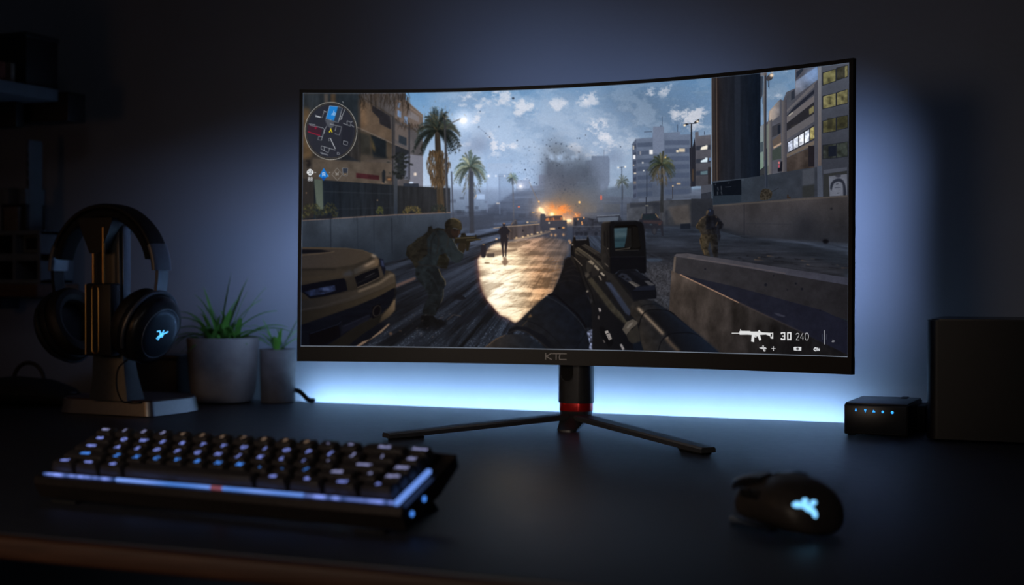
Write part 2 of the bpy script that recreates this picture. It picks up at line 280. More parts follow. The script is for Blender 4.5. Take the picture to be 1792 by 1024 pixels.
    p.poly([(1130, 396), (1258, 396), (1300, 412), (1482, 442), (1500, 480), (1300, 452), (1130, 445)], (35, 39, 47), .8, 3, tex=(horz, .3))
    spk = np.clip((p.noise(37, 1.7, 1.2, 2)-.6)/.25, 0, 1)*np.clip((Y-450)/130, 0, 1)*np.clip((tx_-.45)/.15, 0, 1)*np.clip((1010-X)/60, 0, 1)
    p.comp(spk*gm_full(p, gm), full, (104, 116, 136), .65)
    p.poly([(540, 505), (700, 470), (760, 440), (840, 460), (820, 560), (700, 600), (600, 620), (520, 620)], (26, 28, 36), .35, 20)
    p.poly(Q(520, 410, 4.877, [840, 430, 1000, 365, 1010, 385, 845, 455]), (92, 72, 66), .8, .7)
    p.poly(Q(690, 360, 4.45, [0, 620, 165, 555, 168, 572, 0, 640]), (92, 72, 66), .6, .7)
    p.poly(Q(690, 360, 4.45, [480, 890, 800, 760, 830, 790, 520, 930, 480, 915]), (24, 27, 35), .75, 1.6); p.poly(Q(690, 360, 4.45, [460, 720, 500, 690, 560, 720, 520, 735]), (20, 22, 28), .9, .6, sm=3)
    # wet blue-grey ground on the right
    p.poly([(1130, 400), (1245, 398), (1480, 470), (1480, 520), (1130, 520)], ('v', 400, (40, 47, 60), 470, (44, 44, 50)), .75, 4, tex=(horz, .35))
    p.ell(1165, 425, 40, 5, (60, 68, 84), .5, 3); p.ell(1145, 455, 14, 3.2, (54, 66, 84), .9, 1); p.poly([(1130, 462), (1180, 462), (1180, 560), (1130, 560)], (66, 66, 72), .6, 6, tex=(fine, .4))
    for i in range(30):
        x = rng.uniform(1290, 1475); y = 440+(x-1290)*.09+rng.uniform(0, 16)
        p.stroke([(x, y), (x+rng.uniform(4, 20), y+rng.uniform(.2, 1.6))], rng.uniform(.8, 2.4), (92, 74, 58) if rng.rand() < .4 else (24, 25, 30), .6, .5, w1=.4)
    # ---- firelight on the wet road
    L = np.asarray(Q(820, 370, 9.31, [140, 780, 220, 690, 300, 640, 350, 560, 480, 500, 700, 470, 900, 440, 1200, 400, 1500, 440, 1660, 500, 1660, 700, 1560, 760, 1520, 1024]))
    L = np.concatenate([L, Q(840, 470, 6.825, [1000, 0, 870, 300, 800, 330, 700, 420, 480, 620, 420, 660, 330, 600, 240, 560, 100, 400, 40, 310, 0, 200])])
    b = .4*p.radial(38, 1010, 384, 15, 1.8, 5, .6)+.6*np.roll(p.noise(38, 40, 7, 5, .6), 0)
    lt = np.clip((b-.38)/.22, 0, 1)
    base = p.mask(L, 3.0)
    hot = np.exp(-(((X-880-(Y-490)*.05)/40)**2+((Y-490)/78)**2)**1.3)*1.25+np.exp(-(((X-873)/50)**2+((Y-457)/11)**2))*.75+np.exp(-(((X-905)/34)**2+((Y-552)/34)**2))*.35
    red = p.mask(L, 4.5); p.comp(red[0], red[1], (150, 84, 70), .75*np.clip((930-X[:, red[1][1]])/60, 0, 1)*np.clip((Y[red[1][0], :]-430)/30, 0, 1))
    p.comp(np.clip(base[0]*1.5-.5, 0, 1)*np.clip((1012-X[:, base[1][1]]+(Y[base[1][0], :]-420)*.1)/70, 0, 1), base[1], ('v', 410, (132, 108, 94), 560, (204, 156, 110)), .96, (lt, .36))
    lm = np.zeros((p.h, p.w), np.float32); lm[base[1]] = np.clip(base[0]*1.5-.5, 0, 1)
    lm *= np.clip((1012-X+(Y-420)*.1)/70, .0, 1)
    p.comp(np.clip(hot, 0, 1)*lm*(.45+.55*lt), full, (255, 240, 206)); 
    p.comp(np.clip(np.exp(-(((X-872)/34)**2+((Y-500)/45)**2))*1.1, 0, 1)*lm*(.3+.7*lt), full, (255, 250, 232))
    p.comp(np.exp(-(((X-985)/40)**2+((Y-440)/26)**2))*lm*.75, full, (92, 86, 86)); p.comp(np.exp(-(((X-975)/30)**2+((Y-500)/40)**2))*lm*.35, full, (110, 86, 66))
    p.comp(np.clip((p.noise(39, 1.6, 1.2, 2)-.5)*3, 0, 1)*lm*(1-np.clip(hot, 0, 1)*.7)*.22, full, (84, 62, 46))
    for i in range(46):
        x = rng.uniform(842, 985); y = rng.uniform(452, 555); l = rng.uniform(5, 26)
        m = [(x, y), (x+l*.5, y-l*.22+rng.uniform(-1, 1)), (x+l, y-l*.38)]
        inside = lm[min(max(int((y-p.y0)*p.ss), 0), p.h-1), min(max(int((x-p.x0)*p.ss), 0), p.w-1)]
        if inside > .5: p.stroke(m, .4, (120, 86, 58), .55, .35, w1=1.4)
    p.stroke(Q(820, 370, 9.31, [150, 850, 420, 855, 700, 870, 1560, 890]), .8, (130, 104, 76), .7, .4); p.ell(*Q(820, 370, 9.31, [300, 838]).ravel(), 5, 1.4, (96, 74, 54), .8, .6)
    p.stroke(Q(820, 370, 9.31, [640, 740, 950, 725, 1240, 740, 1560, 800]), .8, (116, 94, 76), .6, .5)
    for f in ([280, 690, 420, 640, 700, 620, 780, 600, 780, 640, 560, 690, 420, 740, 290, 740], [640, 520, 720, 500, 880, 560, 760, 590, 640, 580], [820, 520, 1010, 500, 960, 530, 840, 535], [960, 690, 1050, 640, 1150, 650, 1200, 700, 1050, 700]): p.poly(Q(820, 370, 9.31, f), (96, 82, 72), .7, .9, sm=3)
    p.poly(Q(820, 370, 9.31, [300, 690, 420, 680, 420, 745, 300, 745]), (52, 48, 50), .8, .6)
    # ---- dust, smoke and fire
    sm_ = p.noise(40, 30, 30, 5, .55)
    def smoke(x, y, rx, ry, col, a, soft=1.1):
        m = np.exp(-(((X-x)/rx)**2+((Y-y)/ry)**2)*soft)*np.clip((sm_-.12)/.3, 0, 1)
        p.comp(np.clip(m*a*1.25, 0, .97), full, col)
    for a in ((972, 300, 20, 42, (74, 82, 98), 1.2), (985, 345, 30, 32, (92, 90, 96), .9), (1012, 308, 28, 28, (74, 84, 102), 1.15), (1000, 335, 42, 34, (82, 86, 98), 1.05), (1030, 335, 26, 26, (86, 98, 116), .7), (975, 272, 18, 20, (110, 122, 138), .7),
              (975, 355, 32, 18, (112, 98, 86), .9), (1015, 355, 34, 20, (104, 96, 90), .85), (1040, 345, 30, 16, (94, 100, 114), .55), (960, 330, 16, 30, (96, 100, 112), .6), (1005, 280, 22, 20, (96, 108, 126), .6)): smoke(*a)
    for i in range(120):
        t = rng.uniform(0, 1); x = 990+rng.normal(0, 14)*(1+t*1.6)-t*22; y = 355-t*120+rng.normal(0, 6)
        p.ell(x, y, rng.uniform(.4, 1.1), rng.uniform(.4, 1.2), (58, 64, 78), rng.uniform(.4, .9), .25)
    for i in range(90): p.ell(rng.normal(925, 20), rng.normal(300, 16), rng.uniform(.3, .9), rng.uniform(.3, .9), (60, 70, 90), rng.uniform(.4, .9), .25)
    for x, y, r in ((898, 172, 2.2), (840, 195, 1), (873, 222, 1), (905, 246, 1.2), (919, 297, 1.4), (957, 278, 1.2), (962, 256, 1), (838, 222, 1.2), (850, 233, 1), (857, 240, 1.1), (1086, 257, 1), (973, 251, 1.1), (982, 252, 1.1), (1010, 242, 1), (1014, 242, 1.1), (935, 320, 1.1), (939, 322, 1)): p.ell(x, y, r, r*.9, (44, 54, 74), .95, .2)
    p.stroke([(926, 318), (938, 345), (945, 358)], .7, (110, 92, 76), .9, .3, w1=1.6); p.stroke([(835, 222), (848, 231), (860, 244)], .6, (90, 104, 134), .7, .3)
    p.glow(975, 374, 24, (130, 66, 26), .45, 13); p.glow(995, 384, 14, (150, 80, 36), .5, 7); p.glow(950, 368, 14, (110, 70, 36), .6, 14)
    fl = p.noise(41, 9, 7, 4, .6); fm = np.clip((fl-.42)/.2, 0, 1)
    for x, y, rx, ry, c, a in ((950, 369, 10, 10, (255, 208, 150), .8), (968, 372, 12, 8, (255, 190, 110), .8), (985, 368, 14, 9, (235, 130, 60), .7), (995, 386, 12, 6, (255, 205, 130), .95), (975, 362, 16, 8, (214, 118, 60), .55), (1010, 378, 10, 8, (220, 120, 60), .5)):
        p.comp(np.clip(np.exp(-(((X-x)/rx)**2+((Y-y)/ry)**2))*a*1.4, 0, 1)*(.3+.7*fm), full, c)
    for i in range(26):
        an = rng.uniform(-2.6, -.5); r0 = rng.uniform(4, 10); r1 = r0+rng.uniform(4, 16)
        p.stroke([(972+r0*np.cos(an), 378+r0*np.sin(an)), (972+r1*np.cos(an)*1.3, 378+r1*np.sin(an))], 1.2, (236, 160, 100), .35, .5, w1=.3)
    p.poly([(943, 362), (950, 364), (956, 376), (948, 374), (942, 368)], (255, 228, 180), .9, .9); p.ell(966, 375, 3.4, 3, (255, 240, 190), 1, 1); p.ell(996, 386, 5, 2.6, (255, 236, 190), 1, 1); p.ell(943, 353, 1.4, 1.6, (255, 190, 120), 1, .5); p.ell(1014, 354, 1.8, 2, (255, 190, 110), 1, .6); p.ell(1052, 346, 1.4, 4.6, (230, 92, 66), 1, .6); p.ell(908, 362, 1.6, 1.3, (240, 110, 70), 1, .5); p.ell(933, 372, 2.6, .8, (200, 150, 90), .8, .5)
    # concrete barrier running to the fire, burning truck, jeep, pick-up
    E_ = lambda f: Q(820, 370, 9.31, f)
    p.poly(E_([640, 250, 1160, 200, 1330, 190, 1330, 330, 1100, 380, 740, 450, 650, 470]), ('h', 888, (70, 64, 64), 960, (66, 66, 76)), tex=(vert, .25)); p.stroke(E_([400, 275, 640, 245, 1160, 205]), 1.1, (190, 160, 128), .95, .4); p.stroke(E_([740, 455, 1100, 395, 1340, 325]), 1.8, (206, 170, 128), .9, .7); p.stroke(E_([1000, 175, 1125, 172]), .8, (180, 148, 110), .8, .3)
    for x, y in ((780, 430), (885, 415), (968, 392), (1030, 375), (1125, 348), (1185, 340), (1250, 312), (960, 178)): p.ell(*E_([x, y]).ravel(), 2, 1.5, (216, 186, 146), .85, .6)
    p.ell(*E_([886, 315]).ravel(), 1.2, 2, (36, 36, 44)); p.poly(E_([680, 230, 720, 160, 775, 140, 800, 200, 790, 225]), (56, 54, 58), .9, .8); p.stroke(E_([690, 225, 735, 160, 770, 145]), .8, (170, 130, 92), .8, .3)
    p.poly(E_([1165, 100, 1170, 60, 1180, 40, 1240, 40, 1260, 90, 1400, 70, 1525, 70, 1535, 145, 1600, 145, 1605, 320, 1560, 330, 1420, 290, 1200, 330, 1165, 240]), (54, 58, 70), blur=.4)
    p.poly(E_([1250, 150, 1265, 110, 1520, 90, 1525, 140, 1300, 155]), (196, 116, 70), .8, .5)
    for f in ([1310, 90, 1340, 85, 1345, 145, 1315, 150], [1380, 80, 1500, 80, 1500, 140, 1400, 145], [1350, 100, 1370, 100, 1375, 145, 1355, 150]): p.poly(E_(f), (58, 52, 58), .9, .3)
    p.poly(E_([1325, 272, 1410, 272, 1410, 298, 1325, 298]), (238, 196, 150), 1, .5); p.ell(*E_([1312, 188]).ravel(), 1.3, 1.3, (255, 236, 200), 1, .3); p.ell(*E_([1545, 265]).ravel(), 2.4, 1.6, (190, 138, 90), 1, .5); p.poly(E_([1455, 255, 1500, 255, 1500, 285, 1455, 285]), (34, 36, 46)); 
    p.poly(E_([1200, 330, 1420, 300, 1600, 330, 1600, 420, 1200, 420]), (62, 62, 72), .6, 1.5)
    for x, y in ((1350, 385), (1415, 388), (1545, 382), (1640, 480), (1660, 510)): p.ell(*E_([x, y]).ravel(), 2, 2.4, (216, 164, 116), .7, .9)
    G = lambda f: Q(980, 370, 6.825, f)
    p.poly(G([160, 75, 290, 70, 430, 95, 440, 50, 710, 38, 740, 110, 740, 290, 160, 290]), (50, 54, 66), blur=.4, tex=(p.noise(42, 6, octv=3), .3))
    p.poly(G([445, 75, 700, 62, 690, 115, 455, 125]), (92, 102, 118), .8, .6); p.stroke(G([440, 55, 710, 42]), 1, (150, 160, 176), .9, .3); p.stroke(G([155, 180, 500, 178]), 1, (92, 96, 106), .8, .3); p.stroke(G([157, 180, 160, 380]), 1.4, (40, 44, 56), .9, .3)
    for x, y in ((200, 50), (185, 38), (285, 78), (215, 95), (265, 150), (260, 130)): p.ell(*G([x, y]).ravel(), 1.3, 1.7, (240, 160, 96), .9, .4)
    for x in (200, 255, 310, 430): p.ell(*G([x, 265]).ravel(), 3, 3.4, (32, 36, 46), .8, .6)
    p.poly(G([940, 120, 985, 30, 1150, 20, 1185, 85, 1230, 125, 1230, 170, 1240, 300, 1215, 290, 1200, 205, 1165, 205, 1150, 270, 1125, 285, 1100, 260, 1090, 210, 1020, 205, 1020, 260, 1000, 260, 960, 180]), (38, 40, 50), blur=.4)
    p.poly(G([990, 40, 1140, 32, 1140, 98, 985, 100]), (32, 42, 50)); p.poly(G([985, 110, 1225, 112, 1225, 150, 1000, 140]), (62, 50, 54), .8, .5); p.stroke(G([1140, 28, 1175, 80]), 1, (190, 150, 90), .9, .3); p.stroke(G([985, 30, 965, 95]), .8, (150, 126, 96), .8, .3); p.ell(*G([1190, 155]).ravel(), 2.6, 1.1, (104, 58, 48), .8, .7); p.ell(*G([1085, 158]).ravel(), 2.4, 1.2, (58, 74, 84), .8, .6); p.ell(*G([1128, 235]).ravel(), 3, 5, (52, 54, 62), .9, .5)
    p.poly(D([845, 390, 1010, 380, 1010, 470, 845, 475]), (26, 32, 44), .9, .6)
    p.stroke([(1131, 345), (1131, 378)], 1.6, (38, 42, 54)); p.ell(1132, 360, 3, 1.3, (120, 118, 110), .8, .6)
    # ---- street lamps
    def lamp(x, y0, y1, w, col, lights):
        p.stroke([(x, y0), (x+w*.5, y1)], w*.7, col, 1, .2, w1=w)
        for lx, ly, r in lights:
            p.stroke([(x, y0+1), (lx, ly)], max(w*.5, .6), col, 1, .2); p.ell(lx, ly, r, r*.8, (250, 232, 204), 1, r*.3); p.glow(lx, ly, r*2.4, (90, 74, 56), .4)
    lamp(1088, 292, 385, 1.5, (62, 72, 92), ((1082, 293.5, 1.1), (1094, 292, 1.1))); lamp(816, 308, 372, 1, (104, 114, 138), ((813, 309, 1),)); lamp(852, 308, 372, 1.2, (108, 118, 142), ((855, 308, 1.4),)); lamp(874, 308, 375, 1.2, (96, 108, 132), ((868, 308, .8), (883, 308, .8))); lamp(868, 357, 396, 1, (66, 72, 88), ((870, 356, .8), (873, 356, .7)))
    p.stroke(B([738, 205, 738, 832]), 1.9, (44, 46, 56)); p.stroke(B([680, 212, 790, 205]), .9, (44, 46, 56)); p.poly(B([660, 215, 690, 205, 712, 210, 690, 225, 665, 232]), (50, 52, 60), sm=3); p.poly(B([765, 195, 800, 168, 817, 168, 812, 192, 780, 205]), (50, 52, 60), sm=3); p.ell(*B([672, 224]).ravel(), 2.2, 1.8, (255, 226, 190), 1, .6); p.ell(*B([800, 186]).ravel(), 2.2, 1.8, (255, 228, 196), 1, .6)
    p.ell(911, 326, 1.6, 1.6, (255, 236, 208), 1, .5); p.glow(911, 326, 6, (110, 90, 70), .6)
    # ---- palms
    def palm(cx, cy, bx, by, w0, w1, r, cols, n, seed, trunk, skirt=None, sag=.55, hang=0):
        g_ = np.random.RandomState(seed)
        p.stroke([(bx, by), ((bx+cx)/2+g_.uniform(-1, 1), (by+cy)/2), (cx, cy)], w0, trunk, 1, .2, w1=w1, sm=5, tex=(p_vert, .3))
        if skirt:
            col, ry, rx = skirt
            for i in range(90):
                x = cx+g_.normal(0, rx*.5); y = cy+g_.uniform(r*.1, ry); l = g_.uniform(.1, .35)*r
                p.stroke([(x, y), (x+(x-cx)*.25+g_.uniform(-1, 1), y+l)], r*.05, np.array(col)*g_.uniform(.55, 1.25), .8, .2, w1=.4)
        order = np.linspace(0, 1, n); g_.shuffle(order)
        for i in range(n):
            an = -np.pi*(1.22-1.44*order[i])+g_.uniform(-.1, .1)
            L_ = r*g_.uniform(.8, 1.1)*(1 if np.sin(an) < .2 else .85)
            dx, dy = np.cos(an), np.sin(an)
            t = np.linspace(0, 1, 12)
            x = cx+dx*L_*t*(1-.12*t); y = cy+dy*L_*t+sag*L_*t**2.4*(.16+.62*abs(dx))+hang*t**2
            c = np.array(cols[g_.randint(len(cols))], float)*g_.uniform(.65, 1.25)*(.72 if dy > .05 else 1.0)
            p.stroke(np.stack([x, y], 1), r*.035, c*.8, .9, .15, w1=.3)
            for k in range(2, 12):
                for sgn in (-1, 1):
                    ll = r*.21*(1-.5*t[k])*g_.uniform(.7, 1.25)
                    ddx, ddy = x[k]-x[k-1], y[k]-y[k-1]; q = np.hypot(ddx, ddy)+1e-6
                    ex = x[k]+ll*(.86*ddx/q-sgn*.5*ddy/q); ey = y[k]+ll*(.86*ddy/q+sgn*.5*ddx/q)+ll*.12
                    p.stroke([(x[k], y[k]), (ex, ey)], r*.03+.25, c*g_.uniform(.8, 1.25), .85, .12, w1=.25)
    p_vert = vert
    palm(897, 311, 899, 392, 2.2, 1.5, 11, [(92, 112, 104), (132, 138, 104)], 16, 51, (78, 78, 84), ((84, 92, 98), 10, 4))
    palm(1089, 318, 1089, 350, 1.5, 1.2, 14, [(78, 90, 92), (92, 98, 88)], 14, 52, (70, 76, 88))
    palm(1158, 288, 1158, 372, 6.2, 4, 27, [(52, 66, 56), (72, 80, 58), (88, 84, 60)], 34, 53, ('v', 290, (50, 54, 60), 372, (54, 56, 60)), ((96, 84, 62), 34, 13), .8)
    p.ell(1164.5, 275.5, 1.3, 1.3, (255, 200, 90), 1, .4)
    p.stroke([(1132, 296), (1132, 345)], 1.2, (46, 52, 64)); p.stroke([(1177, 327), (1177, 348)], 1.4, (60, 60, 68)); p.ell(1177.5, 325.5, 1.3, 1.2, (240, 190, 120), 1, .4)
    # ---- left building
    A = lambda f: Q(520, 150, 7.314, f)
    p.poly(A([0, 0, 1390, 60, 1390, 190, 1609, 380, 1609, 1700, 0, 1700]), ('h', 525, (66, 58, 50), 735, (98, 92, 92)), tex=(p.noise(60, 24, 40, 5), .32))
    p.poly(A([60, 100, 800, 100, 800, 550, 820, 980, 400, 900, 60, 900]), ('v', 165, (46, 54, 60), 280, (52, 48, 46)), .85, 2, tex=(vert, .3))
    for f, c, al, bl in (([70, 280, 160, 300, 200, 900, 60, 950], (124, 92, 56), .7, 2.5), ([345, 105, 395, 105, 395, 260, 350, 260], (92, 80, 70), .8, 1), ([430, 105, 495, 105, 495, 300, 430, 300], (90, 68, 46), .8, 1), ([500, 110, 780, 110, 790, 520, 500, 300], (42, 50, 56), .8, 2),
                         ([800, 170, 960, 240, 1060, 420, 1060, 480, 1215, 560, 1215, 740, 800, 560], (112, 88, 66), .8, 1.5), ([800, 200, 860, 220, 900, 500, 820, 540], (134, 98, 66), .5, 3), ([960, 250, 1190, 390, 1200, 560, 1060, 490, 1050, 420, 960, 330], (46, 44, 48), .95, .6),
                         ([780, 560, 940, 610, 1215, 740, 1215, 960, 960, 900, 800, 990], (82, 70, 56), .9, 1), ([940, 630, 1140, 700, 1140, 900, 1160, 930, 970, 950], (30, 38, 44), .95, .8), ([780, 590, 935, 640, 935, 800, 980, 930, 820, 980], (54, 54, 50), .8, 1.5), ([940, 640, 1000, 800, 1000, 860, 960, 800], (118, 92, 48), .7, 1.2),
                         ([480, 800, 820, 980, 820, 1000, 480, 960], (38, 42, 48), .8, 1), ([200, 930, 1230, 1000, 1230, 1320, 700, 1250, 200, 1180], (98, 84, 70), .85, 1), ([820, 870, 1230, 960, 1240, 1280, 830, 1240], (102, 86, 72), .6, 2)):
        p.poly(A(f), c, al, bl, tex=(mid, .2))
    p.stroke(A([740, 520, 920, 600, 1215, 735, 1430, 830]), 1.6, (136, 118, 102), .8, .5); p.stroke(A([790, 130, 980, 240, 1210, 390, 1440, 520, 1609, 650]), 2, (70, 60, 52), .8, .6); p.stroke(A([802, 100, 806, 980]), 1.2, (34, 36, 42), .8, .4)
    p.poly(A([1215, 380, 1250, 400, 1250, 1700, 1215, 1700]), (70, 66, 66)); p.stroke(A([1218, 390, 1222, 1700]), .8, (40, 42, 50))
    p.poly(A([1250, 190, 1390, 180, 1609, 370, 1609, 540, 1440, 540, 1250, 420]), (126, 106, 92), .85, .6); p.stroke(A([1270, 180, 1390, 240, 1609, 400]), 1.5, (150, 126, 108), .9, .4)
    for f, c in (([1285, 210, 1320, 220, 1310, 290, 1285, 270], (116, 152, 200)), ([1285, 310, 1330, 330, 1330, 410, 1285, 390], (118, 152, 196)), ([1370, 390, 1415, 400, 1415, 500, 1370, 470], (120, 146, 180)), ([1415, 300, 1560, 400, 1560, 470, 1415, 400], (134, 124, 122)), ([1560, 560, 1609, 590, 1609, 640, 1560, 620], (140, 160, 194)),
                 ([1255, 480, 1420, 560, 1420, 760, 1255, 690], (112, 98, 90)), ([1300, 630, 1400, 670, 1400, 770, 1300, 730], (46, 56, 66)), ([1255, 760, 1430, 830, 1430, 1100, 1300, 1200, 1255, 1200], (40, 44, 50)), ([1440, 880, 1609, 900, 1609, 1300, 1440, 1300], (132, 130, 140)), ([1370, 900, 1430, 870, 1430, 1200, 1370, 1200], (114, 116, 130))):
        p.poly(A(f), c, .9, .5)
    p.poly(A([1425, 480, 1445, 480, 1445, 1200, 1425, 1200]), (60, 60, 66))
    # hanging dry fronds, top
    for i in range(150):
        x = rng.uniform(628, 716); y = rng.uniform(150, 178)+(0 if x < 690 else 8); l = rng.uniform(8, 26)
        p.stroke([(x, y), (x+rng.uniform(-3, 4), y+l*.6), (x+rng.uniform(-6, 6), y+l)], 1.4, np.array((72, 60, 50))*rng.uniform(.55, 1.3), .75, .3, w1=.3)
    for i in range(60):
        x = rng.uniform(690, 735); y = 208+(x-690)*.35+rng.uniform(-6, 8); p.stroke([(x, y), (x+rng.uniform(-4, 6), y+rng.uniform(4, 12))], 1.2, (70, 58, 48), .7, .3, w1=.3)
    p.shade(A([0, 0, 1390, 60, 1390, 190, 1609, 380, 1609, 1300, 1240, 1320, 0, 1300]), (.86, .88, .92), .6)
    # ---- fence, low wall, planting (left)
    F = lambda f: Q(520, 280, 7.314, f)
    p.poly(F([60, 240, 360, 260, 1240, 320, 1285, 330, 1960, 360, 1960, 720, 60, 780]), ('h', 560, (30, 38, 48), 800, (46, 46, 48)), tex=(vert, .25))
    for x in range(340, 1240, 20): p.stroke(F([x, 270+(x-340)*.06, x, 720]), .7, (20, 26, 34), .55, .25)
    for x in range(1290, 1960, 17): p.stroke(F([x, 330, x, 690]), .8, (34, 32, 32), .6, .25)
    for x in range(70, 215, 18): p.stroke(F([x, 240, x, 700]), .9, (30, 26, 24), .6, .3)
    p.poly(F([60, 240, 215, 245, 215, 740, 60, 760]), (58, 50, 44), .6, .6); p.stroke(F([340, 405, 1230, 435]), .7, (62, 68, 76), .7, .3); p.stroke(F([500, 630, 1230, 610]), .7, (56, 62, 72), .6, .3)
    p.poly(F([215, 245, 325, 255, 335, 640, 250, 620]), ('v', 315, (76, 86, 78), 360, (84, 94, 84)), 1, .5); p.poly(F([1235, 0, 1285, 0, 1285, 700, 1240, 700]), ('v', 280, (76, 76, 80), 370, (46, 54, 66)), 1, .4)
    p.poly(F([755, 165, 1050, 200, 1050, 258, 755, 228]), (70, 34, 40), 1, .4, tex=(mid, .3)); p.poly(F([1085, 160, 1110, 120, 1130, 150, 1130, 290, 1090, 295]), (34, 38, 44), 1, .5); p.poly(F([1140, 210, 1215, 215, 1215, 275, 1140, 270]), (70, 58, 50)); p.ell(*F([1178, 248]).ravel(), 3.4, 1.6, (168, 112, 66), .9, .8); p.ell(*F([1128, 280]).ravel(), 1, 1.2, (190, 160, 120), .8, .4); p.ell(*F([1095, 297]).ravel(), 1.4, 1, (150, 116, 80), .8, .4)
    p.ell(*F([1512, 182]).ravel(), 2.4, 2.8, (240, 214, 190), 1, .9); p.poly(F([1360, 300, 1555, 300, 1560, 345, 1360, 335]), (44, 50, 62)); p.ell(*F([1460, 290]).ravel(), 4, 1.5, (190, 210, 236), .9, .6)
    p.ell(*F([1027, 516]).ravel(), .9, 1, (200, 160, 110), .9, .3); p.ell(*F([117, 422]).ravel(), .9, 1.3, (160, 120, 90), .8, .3); p.ell(*F([128, 35]).ravel(), 1.6, 1.3, (150, 120, 90), .8, .5); p.poly(F([110, 0, 165, 0, 180, 70, 130, 110]), (34, 32, 34), .8, 1)
    # dark tree by the building
    for i in range(110): p.ell(rng.normal(700, 7)+0, rng.uniform(268, 312), rng.uniform(1.5, 4), rng.uniform(.8, 2), np.array((36, 40, 40))*rng.uniform(.7, 1.3), .8, .4, rot=rng.uniform(-.6, .6))
    # big palms
    palm(765, 228, 772, 372, 13, 9, 44, [(38, 48, 48), (48, 56, 50), (64, 62, 50)], 58, 54, ('v', 235, (58, 52, 46), 372, (70, 56, 40)), None, .75)
    for i in range(520):
        y = rng.uniform(262, 322); hw = 21-abs(y-285)*.28; x = 767+rng.uniform(-1, 1)*hw
        p.stroke([(x, y), (x+rng.uniform(-2, 2), y+rng.uniform(5, 12))], 1.8, np.array((84, 64, 42))*rng.uniform(.5, 1.3), .75, .3, w1=.5)
    for i in range(60):
        x = 767+rng.normal(0, 16); y = 205+rng.normal(0, 12); p.stroke([(x, y), (x+rng.uniform(-6, 6), y+rng.uniform(2, 8))], 1, (112, 92, 60), .55, .3, w1=.4)
    palm(823, 292, 826, 408, 8.4, 6, 32, [(72, 88, 84), (96, 108, 92), (126, 130, 104)], 46, 55, ('v', 300, (64, 66, 74), 408, (50, 52, 60)), ((92, 92, 84), 48, 15), .85)
    p.rect(834, 340, 848, 349, (150, 172, 204), blur=.6, a=.8); p.stroke([(830, 348), (834, 341)], 1, (220, 170, 110), .8, .5)
    # lamp in front of the palm
    p.stroke([(784, 384), (781, 300), (779, 226), (777, 205)], 5, (50, 52, 58), 1, .2, w1=1.6, sm=4); p.stroke([(782.5, 384), (779.8, 300), (778, 226)], 1.2, (96, 92, 92), .7, .3); p.stroke([(780, 226), (786, 218), (797, 212), (806, 208)], 1.6, (64, 62, 62), 1, .2, sm=4); p.stroke([(793, 384), (790, 300)], 2.4, (64, 66, 76), .9, .3)
    p.glow(811, 211, 16, (110, 92, 76), .55); p.ell(811, 211, 6, 4.6, (255, 244, 222), 1, 1.2, rot=-.2)
    p.poly(F([60, 780, 360, 755, 980, 722, 1300, 705, 1960, 675, 1960, 1000, 1960, 1100, 60, 1600]), ('v', 375, (58, 66, 78), 450, (36, 44, 55)), tex=(p.noise(61, 30, 50, 5), .2))
    p.stroke(F([60, 775, 500, 748, 980, 718, 1300, 700, 1965, 672]), 1.1, (150, 120, 104), .95, .3); 
    for x, w in ((425, 1.4), (1210, 1.4), (770, .6), (980, .6)): p.stroke(F([x, 745, x+8, 1200]), w, (26, 32, 42), .8, .3)
    for i in range(40):
        x = rng.uniform(535, 780); y = 377-(x-530)*.024+3+rng.uniform(0, 4); p.stroke([(x, y), (x, y+rng.uniform(3, 16))], rng.uniform(.5, 1.6), (32, 40, 50), .35, .5, w1=.3)
    def bush(cx, cy, rx, ry, cols, n, sd):
        g_ = np.random.RandomState(sd)
        for i in range(n):
            a_ = g_.uniform(-np.pi, 0); r_ = g_.uniform(.15, 1)**.6
            x = cx+rx*r_*np.cos(a_); y = cy+ry*r_*np.sin(a_)
            p.stroke([(x, y), (x+g_.uniform(-2.2, 2.2), y-g_.uniform(1, 3.5))], 1.6, np.array(cols[g_.randint(len(cols))])*g_.uniform(.6, 1.25), .85, .25, w1=.3)
    bush(546, 382, 19, 26, [(46, 50, 42), (58, 60, 40), (88, 84, 46)], 260, 70); bush(577, 380, 15, 24, [(44, 48, 42), (56, 56, 40), (80, 76, 44)], 200, 71); bush(665, 375, 6, 12, [(74, 80, 42), (92, 92, 48)], 60, 72); bush(721, 374, 17, 13, [(92, 82, 46), (70, 64, 42), (120, 100, 56)], 160, 73); bush(767, 372, 14, 14, [(38, 44, 42), (48, 52, 46)], 140, 74)
    p.rect(553, 377, 582, 383, (32, 34, 42), a=.8, blur=.5)
    # post right of the wall end
    p.poly([(785, 374), (798, 374), (798, 400), (860, 392), (900, 386), (900, 378), (800, 380)], (64, 70, 84), .6, 1)
    p.poly(Q(700, 180, 4.268, [435, 860, 700, 830, 700, 930, 540, 955, 435, 960]), (60, 66, 80), .75, 1)
    p.stroke([(825, 300), (826, 408)], 7.4, (54, 56, 64), .9, .4)
    # small far figures and bollard
    p.poly(E_([215, 545, 250, 525, 275, 545, 290, 620, 275, 740, 210, 745, 200, 620]), (34, 34, 42), sm=3, blur=.3); p.ell(*E_([245, 540]).ravel(), 2.4, 1, (130, 112, 84), .8, .5)
    p.poly(E_([480, 460, 500, 450, 510, 490, 480, 495]), (40, 40, 48), .8, .4); p.ell(*E_([455, 450]).ravel(), 2, 1.6, (220, 180, 140), .8, .6)
    p.stroke(E_([578, 215, 578, 260]), 2.6, (34, 34, 40)); p.ell(*E_([578, 213]).ravel(), 2.8, 3.2, (36, 36, 42)); p.ell(*E_([578, 196]).ravel(), 2.2, 1.2, (170, 132, 110), .8, .4)
